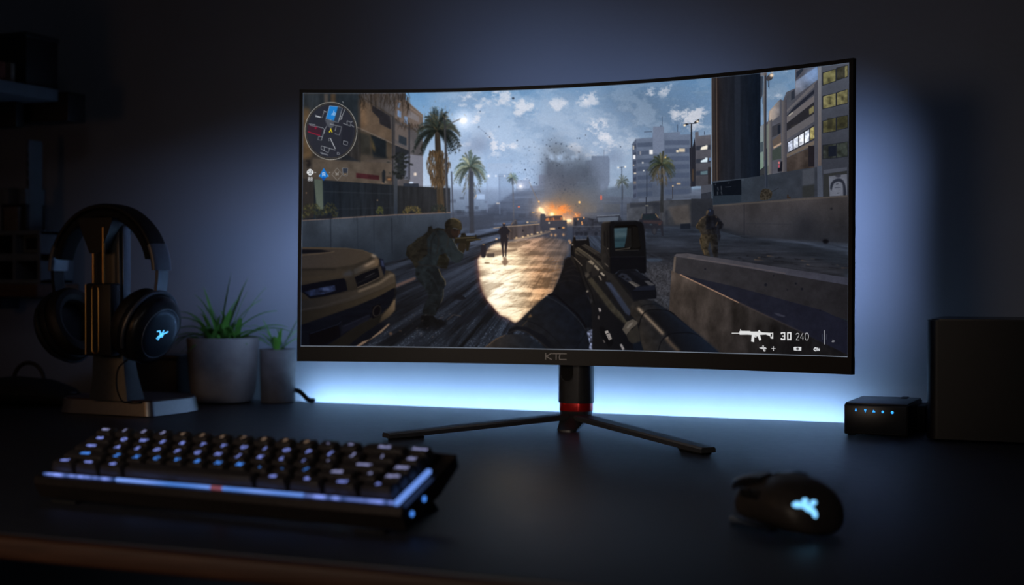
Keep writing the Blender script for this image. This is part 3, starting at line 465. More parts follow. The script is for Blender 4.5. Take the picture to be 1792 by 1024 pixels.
    p.poly(E_([510, 270, 545, 245, 610, 245, 650, 275, 690, 330, 660, 345, 640, 420, 640, 500, 620, 640, 615, 740, 595, 745, 590, 620, 580, 480, 570, 620, 575, 740, 553, 745, 545, 620, 515, 470, 520, 380, 490, 375, 480, 330]), (32, 32, 39), blur=.25)
    p.stroke(E_([640, 270, 690, 330]), .8, (190, 150, 110), .6, .3); p.stroke(E_([628, 375, 640, 430]), .8, (190, 150, 110), .6, .3); p.stroke(E_([512, 270, 530, 255]), .9, (120, 100, 72), .8, .3)
    p.poly(E_([555, 745, 615, 745, 625, 790, 655, 830, 595, 895, 530, 825, 570, 790]), (84, 68, 60), .8, .8)
    p.gain = np.array((.66, .68, .68), np.float32)
    # ---- crouching soldier
    C = lambda f: Q(690, 360, 4.45, f)
    tx2 = (p.noise(80, 6, octv=3), .45)
    p.poly(C([150, 950, 230, 900, 400, 900, 420, 940, 250, 985]), (16, 18, 24), .7, 2)
    p.poly(C([165, 455, 300, 452, 345, 490, 365, 540, 395, 580, 398, 620, 385, 650, 380, 720, 360, 760, 340, 805, 318, 855, 225, 850, 218, 820, 240, 760, 270, 700, 240, 650, 200, 600, 165, 550]), ('v', 460, (42, 50, 56), 555, (30, 35, 40)), tex=tx2, blur=.25)
    p.poly(C([212, 855, 300, 855, 330, 885, 380, 890, 385, 915, 350, 935, 290, 940, 240, 950, 198, 948, 205, 900]), (22, 24, 29), tex=tx2, blur=.2)
    p.poly(C([300, 470, 345, 490, 362, 560, 330, 680, 290, 680, 320, 560]), (28, 33, 38), .7, 1.5); p.stroke(C([345, 492, 366, 545, 396, 585, 398, 620]), 1.2, (170, 140, 96), .8, .4); p.stroke(C([382, 650, 380, 715, 362, 758]), 1, (150, 124, 86), .7, .4); p.stroke(C([300, 470, 315, 560, 290, 660]), .8, (24, 28, 34), .8, .3); p.stroke(C([225, 850, 318, 852]), 1, (54, 54, 50), .6, .4)
    p.poly(C([90, 385, 100, 320, 150, 285, 185, 250, 215, 240, 260, 200, 265, 165, 290, 158, 300, 182, 340, 172, 395, 182, 300, 240, 270, 300, 290, 400, 215, 440, 165, 488, 140, 440, 115, 410]), ('l', 710, 440, (50, 46, 38), 770, 410, (34, 34, 34)), tex=tx2, blur=.25)
    for f in ([110, 330, 140, 300], [185, 255, 215, 245], [150, 300, 240, 240], [120, 400, 200, 330]): p.stroke(C(f), 1.6, (74, 66, 50), .5, .5)
    p.poly(C([255, 260, 300, 205, 350, 185, 410, 195, 445, 230, 468, 280, 475, 310, 505, 350, 540, 370, 537, 405, 515, 440, 480, 450, 445, 430, 425, 400, 380, 360, 330, 470, 200, 462, 180, 440, 260, 380]), ('l', 750, 410, (44, 52, 58), 800, 450, (46, 56, 62)), tex=(p.noise(81, 7, octv=3), .3), blur=.25)
    p.poly(C([330, 250, 400, 215, 450, 270, 480, 330, 530, 375, 525, 420, 470, 440, 400, 350]), (54, 64, 70), .6, 2.2); p.stroke(C([355, 190, 420, 215, 470, 295]), 1, (30, 34, 40), .7, .4); p.stroke(C([440, 235, 468, 285, 500, 345, 538, 372]), 1, (190, 170, 132), .6, .4); p.stroke(C([345, 180, 290, 270, 280, 380]), 1.6, (28, 30, 32), .7, .5); p.stroke(C([330, 180, 390, 190, 430, 225]), 2.2, (52, 48, 36), .8, .5)
    p.poly(C([330, 470, 350, 385, 400, 370, 432, 420, 410, 490, 370, 490]), (46, 44, 36), tex=tx2, blur=.3); p.stroke(C([390, 375, 430, 420]), .9, (84, 74, 54), .7, .4)
    p.poly(C([495, 305, 520, 285, 560, 283, 558, 330, 540, 370, 500, 345]), (58, 50, 40), blur=.3); p.poly(C([545, 285, 590, 285, 592, 300, 560, 320]), (110, 84, 62), .8, .4)
    p.poly(C([395, 170, 520, 186, 508, 225, 480, 262, 430, 250, 395, 205]), (42, 36, 34), blur=.3)
    p.poly(C([440, 180, 512, 190, 507, 215, 495, 235, 480, 250, 458, 240, 438, 215]), (60, 44, 38), blur=.3); p.stroke(C([505, 195, 505, 215, 495, 232]), .9, (150, 106, 80), .7, .3); p.ell(*C([470, 190]).ravel(), 2, 2.4, (34, 28, 26), .8, .4)
    p.poly(C([395, 165, 398, 130, 425, 105, 460, 97, 500, 108, 522, 138, 526, 182, 515, 189, 470, 176, 440, 182, 410, 182]), ('l', 780, 390, (40, 36, 30), 805, 388, (78, 66, 46)), tex=tx2, blur=.25, sm=3); p.stroke(C([440, 100, 480, 103, 515, 130]), 1.2, (200, 164, 108), .6, .5)
    p.poly(C([470, 248, 515, 245, 520, 218, 550, 212, 562, 236, 628, 240, 633, 226, 640, 228, 641, 254, 676, 259, 676, 268, 640, 272, 590, 282, 580, 348, 560, 355, 556, 300, 540, 292, 470, 292]), (50, 44, 34), blur=.2); p.stroke(C([475, 254, 560, 250, 630, 246]), .9, (180, 158, 116), .8, .3); p.stroke(C([560, 268, 640, 264, 675, 263]), .9, (170, 150, 112), .8, .3); p.ell(*C([535, 225]).ravel(), 2, 1.6, (34, 32, 28), 1, .3)
    p.gain = np.array((.88, .86, .90), np.float32)
    for f, w_, c_ in (([300, 185, 345, 260, 330, 380], 1.8, (26, 26, 24)), ([380, 190, 420, 240, 410, 330], 1.4, (30, 30, 28)), ([185, 300, 230, 330, 300, 330], 1, (30, 28, 24)), ([130, 330, 190, 370, 250, 380], 1.2, (28, 27, 23)), ([120, 400, 180, 430, 230, 420], 1, (26, 25, 22)),
                       ([350, 400, 425, 420], 1, (26, 26, 24)), ([180, 460, 300, 470, 400, 470], 2, (24, 25, 25)), ([300, 560, 340, 640], 1, (26, 29, 32)), ([250, 690, 330, 700, 380, 700], 1.4, (26, 29, 32)), ([430, 290, 460, 350, 500, 380], 1, (30, 36, 40)), ([395, 150, 470, 145, 524, 165], .9, (34, 30, 24)), ([270, 760, 340, 775], 1, (24, 27, 30))):
        p.stroke(C(f), w_, np.array(c_)/.66, .75, .4, sm=4)
    # ---- right-hand soldier, seen from behind
    p.poly(D([1160, 640, 1190, 540, 1440, 530, 1455, 640, 1455, 940, 1390, 930, 1350, 800, 1325, 670, 1290, 800, 1330, 920, 1230, 900, 1180, 790]), ('h', 1222, (74, 64, 42), 1258, (32, 34, 38)), tex=(p.noise(82, 5, octv=3), .5), blur=.2)
    p.poly(D([1265, 200, 1290, 160, 1340, 145, 1390, 170, 1395, 250, 1440, 265, 1500, 330, 1550, 400, 1530, 460, 1480, 480, 1500, 600, 1470, 680, 1450, 560, 1180, 560, 1150, 490, 1100, 460, 1095, 420, 1140, 350, 1200, 280, 1262, 255]), ('h', 1215, (66, 58, 42), 1255, (30, 33, 40)), tex=(p.noise(83, 5, octv=3), .5), blur=.2)
    p.poly(D([1265, 270, 1380, 260, 1430, 310, 1430, 480, 1260, 480]), (27, 30, 37), .9, .5, tex=tx2); p.ell(*D([1330, 200]).ravel(), 6, 6.6, (34, 40, 52)); p.poly(D([1265, 250, 1265, 190, 1290, 160, 1310, 175, 1290, 230]), (98, 84, 62), .9, .4); p.ell(*D([1325, 175]).ravel(), 1.3, 2.4, (60, 78, 106), .9, .4)
    for f in ([1145, 350, 1200, 290, 1255, 265], [1100, 430, 1130, 380], [1450, 360, 1420, 430], [1160, 640, 1170, 720], [1420, 270, 1440, 290], [1220, 810, 1240, 890], [1190, 560, 1180, 610]): p.stroke(D(f), 1.1, (140, 110, 72), .7, .4)
    p.gain = np.array((1, 1, 1), np.float32)
    # ---- concrete barrier, lower right
    p.gain = np.array((.86, .86, .9), np.float32)
    H = lambda f: Q(1160, 410, 4.655, f)
    p.poly(H([92, 175, 110, 160, 200, 155, 1510, 355, 1510, 420, 600, 265, 110, 185]), ('h', 1180, (84, 80, 82), 1480, (66, 68, 80)), tex=(mid, .1))
    p.poly(H([92, 180, 108, 182, 600, 262, 1510, 415, 1510, 700, 600, 430, 140, 330, 80, 300]), ('l', 1180, 450, (60, 58, 60), 1480, 540, (44, 43, 46)), tex=(mid, .12))
    p.poly(H([75, 290, 140, 328, 600, 430, 1300, 620, 1510, 720, 1510, 1020, 1480, 1000, 900, 700, 140, 335]), ('h', 1190, (40, 42, 52), 1480, (34, 36, 50)), tex=(mid, .1))
    p.poly(H([70, 295, 145, 330, 620, 555, 900, 690, 1500, 980, 1510, 1020, 300, 1020, 50, 630]), ('l', 1170, 500, (88, 76, 66), 1390, 590, (34, 33, 34)), tex=(p.noise(84, 14, 30, 5), .4))
    p.poly(H([92, 180, 108, 182, 98, 310, 78, 300]), (120, 104, 88), .8, .5); p.stroke(H([140, 328, 380, 442, 620, 558]), 1.5, (214, 160, 118), .95, .3); p.stroke(H([620, 558, 900, 690, 1200, 830]), 2.2, (84, 72, 66), .8, .8, w1=1); p.stroke(H([200, 190, 600, 252, 1000, 320]), 1, (120, 104, 94), .7, .4); p.stroke(H([1200, 850, 1500, 1000]), 2, (26, 27, 33), .6, 1)
    for x, y, r in ((838, 412, 2.4), (1083, 402, 1.8), (1133, 446, 2.2), (1015, 452, 1.2), (345, 283, 1.6), (902, 338, 1.4), (1282, 622, 1.4)): p.ell(*H([x, y]).ravel(), r, r*1.1, (28, 30, 38), .9, .5)
    p.poly(H([905, 640, 940, 645, 1000, 668, 985, 676, 935, 665]), (70, 72, 84), .7, .4); p.ell(*Q(1160, 340, 3.2, [912, 264]).ravel(), 5.4, 4, (18, 19, 24), .9, 1)
    p.gain = np.array((.76, .77, .84), np.float32)
    # ---- rifle and sleeve
    K = lambda f: Q(840, 370, 3.938, f)
    N = lambda f: Q(840, 470, 6.825, f)
    M = lambda f: Q(1080, 480, 6.825, f)
    cloth = (p.noise(85, 9, octv=4), .25)
    p.poly(N([1275, 760, 1345, 715, 1350, 1040, 1275, 1040]), (108, 114, 130), tex=(p.noise(86, 3, octv=2), .9))
    p.poly(K([575, 385, 580, 335, 605, 315, 640, 318, 680, 370, 720, 480, 745, 600, 770, 640, 770, 800, 700, 800, 470, 575, 500, 560, 540, 480]), ('l', 985, 470, (26, 26, 28), 1020, 560, (18, 23, 31)), tex=cloth, blur=.25)
    for f in ([585, 395, 640, 375, 670, 385], [575, 425, 640, 400, 680, 415], [565, 450, 630, 440, 680, 450], [545, 490, 620, 475, 690, 500]): p.stroke(K(f), 1.5, (46, 42, 40), .55, .6, sm=4)
    p.stroke(K([578, 360, 590, 330, 620, 317]), 1, (74, 66, 58), .6, .5)
    p.poly(K([20, 945, 120, 870, 200, 845, 320, 850, 480, 960, 500, 1024, 10, 1024]), ('h', 845, (62, 54, 46), 940, (30, 38, 46)), tex=cloth, blur=.25)
    p.stroke(N([60, 945, 180, 850, 300, 795]), 1.3, (140, 106, 72), .7, .5)
    p.poly(N([330, 780, 345, 725, 400, 690, 480, 620, 610, 490, 720, 390, 790, 335, 860, 330, 1000, 420, 1150, 560, 1260, 700, 1310, 900, 1290, 1040, 850, 1040, 700, 860, 560, 760, 440, 740]), ('l', 900, 590, (42, 41, 40), 1000, 560, (22, 29, 38)), tex=cloth, blur=.25)
    p.poly(N([330, 780, 350, 725, 430, 690, 560, 700, 760, 800, 940, 985, 830, 985, 680, 850, 540, 750, 420, 735, 350, 790]), (20, 24, 31), .9, .5); p.stroke(N([500, 605, 700, 680, 880, 820, 1000, 965]), .9, (14, 17, 23), .9, .3, sm=4); p.stroke(N([810, 320, 900, 320, 1040, 440, 1180, 570, 1270, 710]), 3.2, (13, 15, 21), 1, .3, sm=4); p.stroke(N([780, 335, 880, 375, 1040, 480, 1180, 620, 1265, 740]), .9, (66, 66, 66), .8, .3, sm=4)
    p.poly(N([570, 590, 600, 540, 625, 575]), (136, 104, 66), .9, .7); p.stroke(N([500, 690, 570, 620]), 1.2, (90, 74, 50), .8, .5); p.stroke(N([480, 620, 610, 490, 720, 390]), 1.4, (70, 62, 50), .7, .8); p.stroke(N([1140, 960, 1270, 760]), .9, (12, 14, 19), .8, .3)
    p.stroke(N([340, 770, 450, 735, 560, 760, 700, 860, 820, 960]), 1, (96, 82, 64), .5, .4, sm=4)
    # body of the rifle
    met = (p.noise(87, 8, octv=3), .18)
    p.poly(K([625, 330, 630, 225, 645, 175, 655, 170, 660, 215, 735, 195, 740, 168, 748, 175, 755, 240, 840, 330, 1060, 560, 1210, 640, 1330, 700, 1640, 980, 1640, 1024, 775, 1024, 775, 680, 740, 560, 690, 430]), ('l', 1010, 440, (40, 37, 33), 1160, 600, (20, 24, 32)), tex=met, blur=.2)
    p.poly(K([648, 190, 655, 172, 662, 200, 735, 198, 742, 170, 750, 190, 758, 245, 650, 250]), (24, 24, 26)); p.stroke(K([662, 196, 735, 194]), .9, (150, 136, 116), .8, .25); p.ell(*K([652, 172]).ravel(), 1, 1.4, (150, 140, 128), .8, .3); p.ell(*K([742, 172]).ravel(), 1, 1.4, (120, 112, 104), .8, .3)
    p.poly(G([205, 440, 245, 405, 330, 400, 500, 510, 500, 600, 450, 590, 330, 490]), (30, 28, 27), blur=.2)
    for i in range(13):
        t = i/12.; x = 262+t*215; y = 412+t*150
        p.stroke(G([x, y, x+52+t*18, y-16-t*10]), 1.5, (126, 114, 92) if i < 9 else (92, 84, 72), .8, .25); p.stroke(G([x-6, y+8, x+46+t*18, y-8-t*10]), .8, (18, 18, 20), .8, .2)
    p.poly(G([180, 450, 215, 425, 480, 610, 540, 700, 640, 800, 560, 830, 460, 700, 350, 580, 180, 500]), ('l', 1008, 435, (96, 86, 68), 1062, 480, (52, 48, 42)), .9, .4, tex=met)
    p.stroke(G([210, 432, 330, 510, 430, 600, 520, 690]), 1, (150, 134, 104), .7, .3); p.stroke(G([190, 470, 330, 570, 350, 610]), 1.6, (28, 26, 25), .8, .4)
    for i in range(7): p.stroke(G([200+i*24, 470+i*17, 235+i*26, 520+i*19]), .9, (34, 31, 28), .7, .3)
    p.stroke(G([135, 470, 180, 560, 265, 650]), 1.1, (176, 156, 126), .85, .25); p.poly(G([130, 390, 160, 395, 160, 470, 190, 560, 135, 520]), (20, 21, 24)); p.ell(*G([148, 400]).ravel(), 1.6, 1.4, (190, 170, 140), .9, .4)
    for f, c in (([315, 600, 350, 575, 410, 620, 395, 700, 330, 740, 310, 680], (60, 55, 47)), ([330, 600, 370, 580, 415, 625, 390, 640], (160, 142, 112)), ([370, 680, 430, 640, 480, 700, 450, 760, 390, 780], (48, 44, 40)), ([400, 650, 425, 640, 475, 695, 455, 710], (172, 154, 122)), ([450, 760, 500, 720, 560, 780, 550, 850, 480, 850], (36, 34, 33)), ([475, 735, 500, 725, 540, 765, 520, 775], (196, 178, 146)), ([455, 770, 475, 765, 500, 815, 490, 830], (150, 134, 110)), ([295, 730, 340, 725, 350, 780, 310, 800], (70, 64, 54)), ([545, 840, 600, 850, 720, 980, 740, 1024, 690, 1024], (62, 70, 84))):
        p.poly(G(f), c, .95, .4)
    p.stroke(G([545, 850, 620, 920, 700, 1010]), 1.8, (92, 100, 116), .8, .5)
    p.poly(K([740, 470, 770, 455, 870, 580, 1010, 760, 1090, 900, 1080, 930, 985, 800, 850, 620]), ('l', 1030, 490, (84, 76, 58), 1100, 600, (58, 54, 44)), .9, .8, tex=met); p.poly(K([860, 410, 900, 420, 1060, 620, 1040, 700, 940, 560]), (50, 47, 43), .9, .8); p.poly(K([870, 500, 900, 490, 1040, 690, 1030, 720, 1000, 700]), (66, 74, 90), .8, .8); p.poly(K([775, 680, 800, 600, 1000, 780, 1060, 920, 1100, 1024, 775, 1024]), ('h', 1040, (26, 27, 30), 1110, (17, 20, 27)), .9, .8)
    p.stroke(K([700, 380, 730, 480, 770, 560, 790, 640]), 1.6, (16, 17, 20), .9, .4); p.stroke(K([655, 340, 690, 430, 720, 520, 735, 570]), 1.4, (14, 15, 18), .8, .4)
    for f, c in (([1410, 470, 1440, 475, 1450, 510, 1425, 520], (190, 176, 158)), ([1410, 560, 1430, 570, 1425, 610, 1405, 600], (120, 108, 96)), ([1490, 750, 1525, 740, 1540, 765, 1500, 780], (196, 184, 164)), ([1500, 785, 1550, 770, 1575, 840, 1540, 860], (176, 164, 146)), ([1465, 855, 1485, 850, 1500, 880, 1485, 890], (120, 110, 98)), ([1250, 80, 1290, 50, 1310, 70, 1270, 110], (84, 76, 64)), ([1255, 280, 1290, 260, 1310, 330, 1270, 340], (30, 30, 34)), ([1265, 270, 1290, 255, 1300, 275, 1275, 290], (150, 136, 112)), ([1305, 370, 1335, 365, 1345, 400, 1320, 420], (56, 54, 52))):
        p.poly(N(f), c, .95, .35)
    p.poly(N([1430, 690, 1480, 700, 1590, 860, 1580, 920, 1540, 940, 1440, 800]), (14, 16, 20), .8, .6); p.poly(N([1490, 750, 1525, 740, 1540, 765, 1500, 780]), (190, 178, 158)); p.poly(N([1505, 788, 1548, 772, 1575, 840, 1540, 858]), (170, 158, 140)); p.stroke(N([1525, 800, 1550, 845]), .6, (90, 84, 78), .8)
    p.poly(M([30, 840, 55, 830, 90, 895, 65, 912]), (176, 166, 152), .95, .3)
    # stock tube
    p.poly(M([160, 390, 190, 330, 300, 305, 440, 315, 520, 370, 620, 440, 990, 740, 1300, 1010, 350, 1010, 290, 850, 262, 680, 262, 600, 160, 480]), ('l', 1110, 570, (58, 52, 44), 1190, 540, (24, 32, 44)), tex=met, blur=.3)
    p.poly(M([300, 480, 340, 440, 450, 430, 620, 450, 990, 740, 1300, 1010, 790, 1010, 600, 740]), ('l', 1150, 560, (22, 24, 28), 1195, 530, (34, 46, 60)), .85, 2)
    p.stroke(M([240, 400, 300, 450, 420, 570, 560, 720]), 5.5, (150, 124, 92), .65, 2); p.stroke(M([250, 405, 310, 470]), 3.2, (226, 192, 148), .85, 1.2); p.stroke(M([320, 480, 420, 580, 550, 715]), 2.6, (206, 174, 132), .75, 1.3); p.stroke(M([580, 760, 650, 840, 740, 925]), 5, (150, 118, 82), .7, 2); p.stroke(M([590, 770, 610, 750]), 2.4, (200, 166, 126), .6, 1)
    p.stroke(M([262, 620, 290, 510, 350, 440, 450, 425, 600, 435, 680, 480]), 1.5, (14, 16, 20), .9, .4, sm=4); p.stroke(M([490, 920, 530, 800, 620, 720, 760, 700, 900, 705, 990, 745]), 1.5, (16, 19, 25), .85, .5, sm=4); p.stroke(M([280, 390, 340, 365, 440, 360, 520, 385]), 1, (14, 18, 24), .8, .5, sm=4)
    p.stroke(M([420, 330, 620, 470, 980, 745, 1200, 930]), 3, (34, 46, 60), .6, 1.5)
    p.poly(M([60, 660, 110, 570, 190, 535, 245, 570, 240, 600, 160, 660, 110, 730]), (104, 94, 78), .95, .5); p.poly(M([110, 640, 150, 590, 190, 570, 180, 600, 130, 650]), (140, 128, 108), .8, .5); p.poly(M([110, 730, 240, 600, 265, 690, 280, 810, 200, 840, 140, 800]), (58, 54, 46), .9, .6); p.poly(M([190, 830, 280, 800, 340, 1010, 200, 1010]), (20, 30, 42), .9, 1)
    p.stroke(M([0, 430, 60, 500, 100, 575]), 3, (84, 78, 60), .8, 1)
    # rear rail
    p.poly(K([930, 440, 960, 405, 1060, 400, 1165, 465, 1205, 505, 1218, 560, 1215, 600, 1060, 612, 1040, 560]), (21, 24, 31), blur=.25)
    for f in ([950, 445, 975, 425, 1010, 432, 1030, 455, 1000, 470], [985, 465, 1005, 448, 1035, 455, 1050, 475, 1020, 490]): p.poly(K(f), (52, 56, 64), .9, .4); 
    for f in ([965, 448, 985, 440, 1000, 458], [1000, 470, 1015, 460, 1030, 474]): p.poly(K(f), (16, 18, 23), .9, .4)
    p.poly(K([1020, 485, 1045, 478, 1105, 510, 1080, 530]), (96, 90, 80), .9, .4); p.stroke(K([1030, 487, 1085, 520]), .9, (170, 156, 132), .8, .3); p.poly(K([1130, 480, 1160, 478, 1205, 505, 1175, 520]), (92, 90, 88), .9, .4); p.poly(K([1080, 520, 1170, 510, 1205, 510, 1208, 545, 1050, 550]), (34, 40, 52), .9, .4)
    for i in range(5): p.stroke(K([1040+i*16, 420+i*11, 1110+i*12, 425+i*10]), 1.2, (40, 44, 54), .7, .4)
    p.stroke(K([1050, 552, 1212, 545]), .9, (10, 12, 16), .9, .3)
    # holographic sight
    p.poly(G([500, 150, 520, 128, 600, 122, 640, 115, 900, 110, 975, 130, 1000, 170, 1020, 360, 1030, 540, 1028, 720, 1010, 740, 960, 735, 920, 690, 710, 700, 650, 745, 600, 735, 520, 680, 492, 600, 490, 450, 495, 250]), (20, 22, 26), blur=.25)
    p.poly(G([500, 150, 520, 128, 600, 122, 590, 200, 600, 730, 520, 680, 492, 600, 492, 300]), ('h', 1052, (58, 53, 46), 1068, (34, 32, 31)), .95, .4, tex=met); p.stroke(G([508, 140, 530, 128, 600, 124]), 1.2, (140, 128, 108), .7, .4); p.stroke(G([530, 240, 535, 420]), 1.6, (18, 18, 19), .8, .3); p.stroke(G([565, 230, 572, 440]), 1.1, (20, 20, 21), .8, .3); p.ell(*G([572, 445]).ravel(), 1, 1, (170, 154, 126), .9, .3); p.stroke(G([535, 620, 578, 660]), 1, (170, 150, 120), .9, .3); p.stroke(G([596, 160, 605, 720]), 1.4, (14, 14, 16), .8, .5); p.stroke(G([640, 122, 900, 116]), .8, (74, 76, 80), .8, .3)
    p.stroke(G([500, 400, 540, 430, 595, 560]), .8, (80, 72, 60), .6, .4)
    p.poly(G([640, 190, 660, 170, 900, 158, 930, 190, 965, 430, 950, 465, 670, 472, 655, 440]), (15, 15, 15)); p.poly(G([800, 200, 850, 200, 855, 420, 830, 445, 780, 430]), (34, 34, 32), .9, .4); p.poly(G([870, 180, 930, 195, 960, 420, 930, 440, 860, 440]), (26, 25, 23), .9, .5)
    p.poly(G([645, 200, 805, 192, 795, 300, 770, 430, 655, 438]), ('v', 398, (70, 94, 98), 434, (46, 74, 78)), 1, .3, tex=(horz, .3)); p.poly(G([650, 260, 790, 250, 785, 300, 650, 320]), (98, 118, 116), .5, 1.2); p.poly(G([650, 330, 790, 320, 780, 360, 655, 370]), (38, 62, 68), .6, 1.2); p.stroke(G([658, 462, 830, 440, 835, 425]), 1, (176, 160, 132), .7, .3); p.stroke(G([665, 470, 945, 462]), 1, (84, 82, 74), .8, .35)
    p.poly(G([608, 545, 1026, 540, 1028, 720, 1010, 740, 960, 735, 920, 690, 710, 700, 650, 745, 605, 735]), (17, 19, 25), .9, .3); p.stroke(G([608, 545, 1022, 540]), .9, (44, 46, 50), .8, .3)
    p.gain = np.array((.57, .62, .82), np.float32)
    # ---- parked car, lower left
    V = lambda f: Q(520, 410, 4.877, f)
    p.poly(V([30, 560, 560, 640, 700, 760, 780, 760, 700, 840, 560, 960, 30, 990]), (20, 23, 29), .9, 3)
    p.poly(V([20, 115, 200, 112, 420, 122, 560, 140, 640, 165, 690, 195, 720, 250, 750, 305, 800, 315, 835, 345, 843, 420, 835, 640, 800, 690, 700, 760, 560, 850, 450, 935, 400, 985, 20, 985]), ('v', 430, (92, 74, 48), 600, (40, 35, 26)), tex=(mid, .06), blur=.3)
    p.poly(V([20, 118, 420, 124, 560, 142, 650, 175, 600, 215, 480, 260, 330, 285, 20, 295]), ('l', 525, 440, (92, 76, 56), 640, 455, (112, 88, 56)), .9, 1); p.poly(V([20, 130, 200, 132, 310, 148, 60, 165, 20, 165]), (24, 26, 30), .95, .6); p.stroke(V([20, 180, 200, 165, 320, 148]), 1.6, (140, 108, 66), .85, .6); p.stroke(V([20, 116, 420, 120, 560, 138, 650, 175]), 1.4, (150, 112, 64), .8, .5)
    p.poly(V([20, 295, 300, 292, 440, 310, 470, 350, 420, 375, 20, 430]), ('h', 525, (76, 62, 42), 615, (98, 78, 50)), .9, 1.5); p.stroke(V([20, 305, 200, 298, 330, 300]), 2.4, (44, 38, 30), .7, 1.2); p.stroke(V([20, 385, 200, 370, 390, 340]), 3, (110, 84, 48), .45, 2); p.poly(V([390, 340, 450, 305, 480, 330, 465, 355, 400, 358]), (92, 88, 76), .7, 1.5)
    p.poly(V([480, 300, 600, 240, 680, 200, 700, 225, 690, 270, 600, 300, 490, 345]), ('h', 618, (92, 82, 62), 660, (170, 126, 72)), .9, 1); p.poly(V([560, 275, 650, 225, 670, 235, 600, 275]), (232, 180, 112), .85, 1.4); p.ell(*V([655, 185]).ravel(), 5, 2.6, (236, 190, 124), .85, 1.2, rot=.4); p.poly(V([700, 205, 735, 215, 755, 300, 745, 355, 710, 280]), (28, 32, 40), 1, .4); p.poly(V([712, 215, 735, 225, 745, 280, 720, 270]), (92, 100, 112), .8, .8)
    p.poly(V([490, 365, 560, 330, 690, 285, 705, 350, 690, 380, 515, 455]), (20, 21, 24), 1, .4); p.stroke(V([515, 455, 600, 420, 700, 370]), 1.2, (176, 138, 84), .9, .4); p.stroke(V([510, 420, 680, 345]), .8, (92, 84, 70), .6, .4); p.stroke(V([580, 370, 660, 330]), 1, (150, 128, 96), .7, .5); p.stroke(V([490, 360, 600, 315, 690, 280]), .9, (120, 94, 58), .7, .4); p.poly(V([690, 280, 715, 275, 735, 360, 710, 375]), (100, 80, 52), 1, .5)
    p.poly(V([20, 440, 200, 405, 400, 375, 415, 400, 430, 480, 260, 525, 110, 550, 50, 500, 20, 480]), (18, 21, 27), 1, .4); p.poly(V([60, 490, 200, 455, 320, 435, 330, 480, 230, 510, 110, 530]), ('h', 530, (40, 50, 66), 590, (76, 86, 102)), .9, .6, tex=(p.noise(90, 5, octv=3), .5)); p.ell(*V([245, 470]).ravel(), 6, 2.6, (140, 150, 166), .6, 1.4)
    p.poly(V([20, 560, 120, 560, 300, 525, 520, 470, 700, 400, 790, 320, 830, 345, 842, 410, 700, 480, 500, 560, 200, 640, 20, 665]), ('h', 530, (56, 50, 40), 690, (120, 94, 58)), .9, .8); p.stroke(V([520, 490, 700, 420, 800, 350, 830, 350]), 3.4, (206, 162, 100), .7, 1.3); p.stroke(V([20, 650, 200, 618, 400, 560, 560, 505]), 2, (96, 82, 60), .6, 1)
    p.poly(V([20, 660, 200, 640, 500, 560, 700, 480, 842, 412, 838, 460, 700, 530, 500, 610, 240, 700, 20, 770]), ('h', 530, (54, 46, 32), 690, (104, 80, 46)), .95, .8)
    p.poly(V([20, 780, 240, 705, 500, 615, 700, 530, 830, 455, 835, 520, 800, 600, 720, 680, 560, 740, 380, 870, 240, 960, 20, 985]), (21, 24, 30), 1, .6, tex=(horz, .25)); p.poly(V([385, 780, 620, 680, 620, 730, 385, 850]), (36, 38, 44), .8, 1); p.stroke(V([390, 790, 620, 690]), 1, (60, 60, 62), .7, .5)
    p.poly(V([640, 620, 710, 590, 720, 650, 690, 710, 640, 725]), (14, 15, 18), 1, .4); p.ell(*V([680, 655]).ravel(), 7, 10.5, (92, 74, 52), .8, .4, rot=.35); p.ell(*V([682, 655]).ravel(), 5.6, 9, (16, 16, 19), 1, .4, rot=.35); p.poly(V([100, 850, 350, 765, 370, 870, 240, 940, 110, 960]), (12, 14, 18), 1, .8); p.stroke(V([110, 850, 350, 770, 375, 745]), 1.4, (48, 54, 64), .7, .6); p.stroke(V([380, 740, 378, 860]), 1, (46, 44, 42), .7, .4)
    p.poly(V([840, 535, 835, 650, 790, 700, 700, 760, 720, 700, 790, 620, 825, 560]), ('l', 690, 520, (196, 146, 82), 665, 565, (84, 66, 40)), .95, .8); p.poly(V([380, 880, 560, 760, 720, 690, 700, 760, 560, 850, 450, 940, 300, 985]), (44, 38, 27), .95, .8); p.stroke(V([835, 460, 842, 500, 830, 560]), 2, (24, 24, 26), .9, .4)
    p.poly(V([495, 960, 560, 915, 620, 895, 700, 830, 780, 762, 792, 768, 720, 840, 620, 905, 520, 965]), (206, 152, 92), .95, .5); p.stroke(V([590, 925, 640, 880]), 1.4, (40, 34, 28), .8, .4)
    p.poly(V([780, 850, 800, 830, 815, 850, 800, 865]), (170, 116, 66), .8, .7); p.ell(*V([880, 825]).ravel(), 3, 1, (120, 88, 58), .7, .5)
    for i in range(26):
        x = rng.uniform(700, 800); y = rng.uniform(545, 592)
        p.ell(x, y, rng.uniform(.6, 2.4), rng.uniform(.3, .8), (160, 126, 88), rng.uniform(.3, .7), .4, rot=-.5)
    p.stroke(Q(690, 360, 4.45, [410, 890, 460, 850, 520, 860]), 1.3, (130, 100, 70), .7, .5)
    p.gain = np.array((1, 1, 1), np.float32)
    # ---- warm haze of the fire and cool haze of the street
    p.glow(905, 450, 70, (34, 20, 8), .5, 40); p.glow(980, 370, 60, (30, 18, 6), .5, 30); p.glow(870, 330, 110, (16, 20, 28), .8, 50)
    p.im = np.clip(p.im*(1+.07*(p.noise(99, 1.5, 1.5, 2)-.5)[..., None])+(p.noise(98, 5, 5, 3)-.5)[..., None]*3, 0, 255)
    p.im = np.clip((p.im-88)*1.13+87, 0, 255)
    warm = np.clip(np.exp(-(((X-930)/120)**2+((Y-450)/130)**2))*1.3, 0, 1)[..., None]
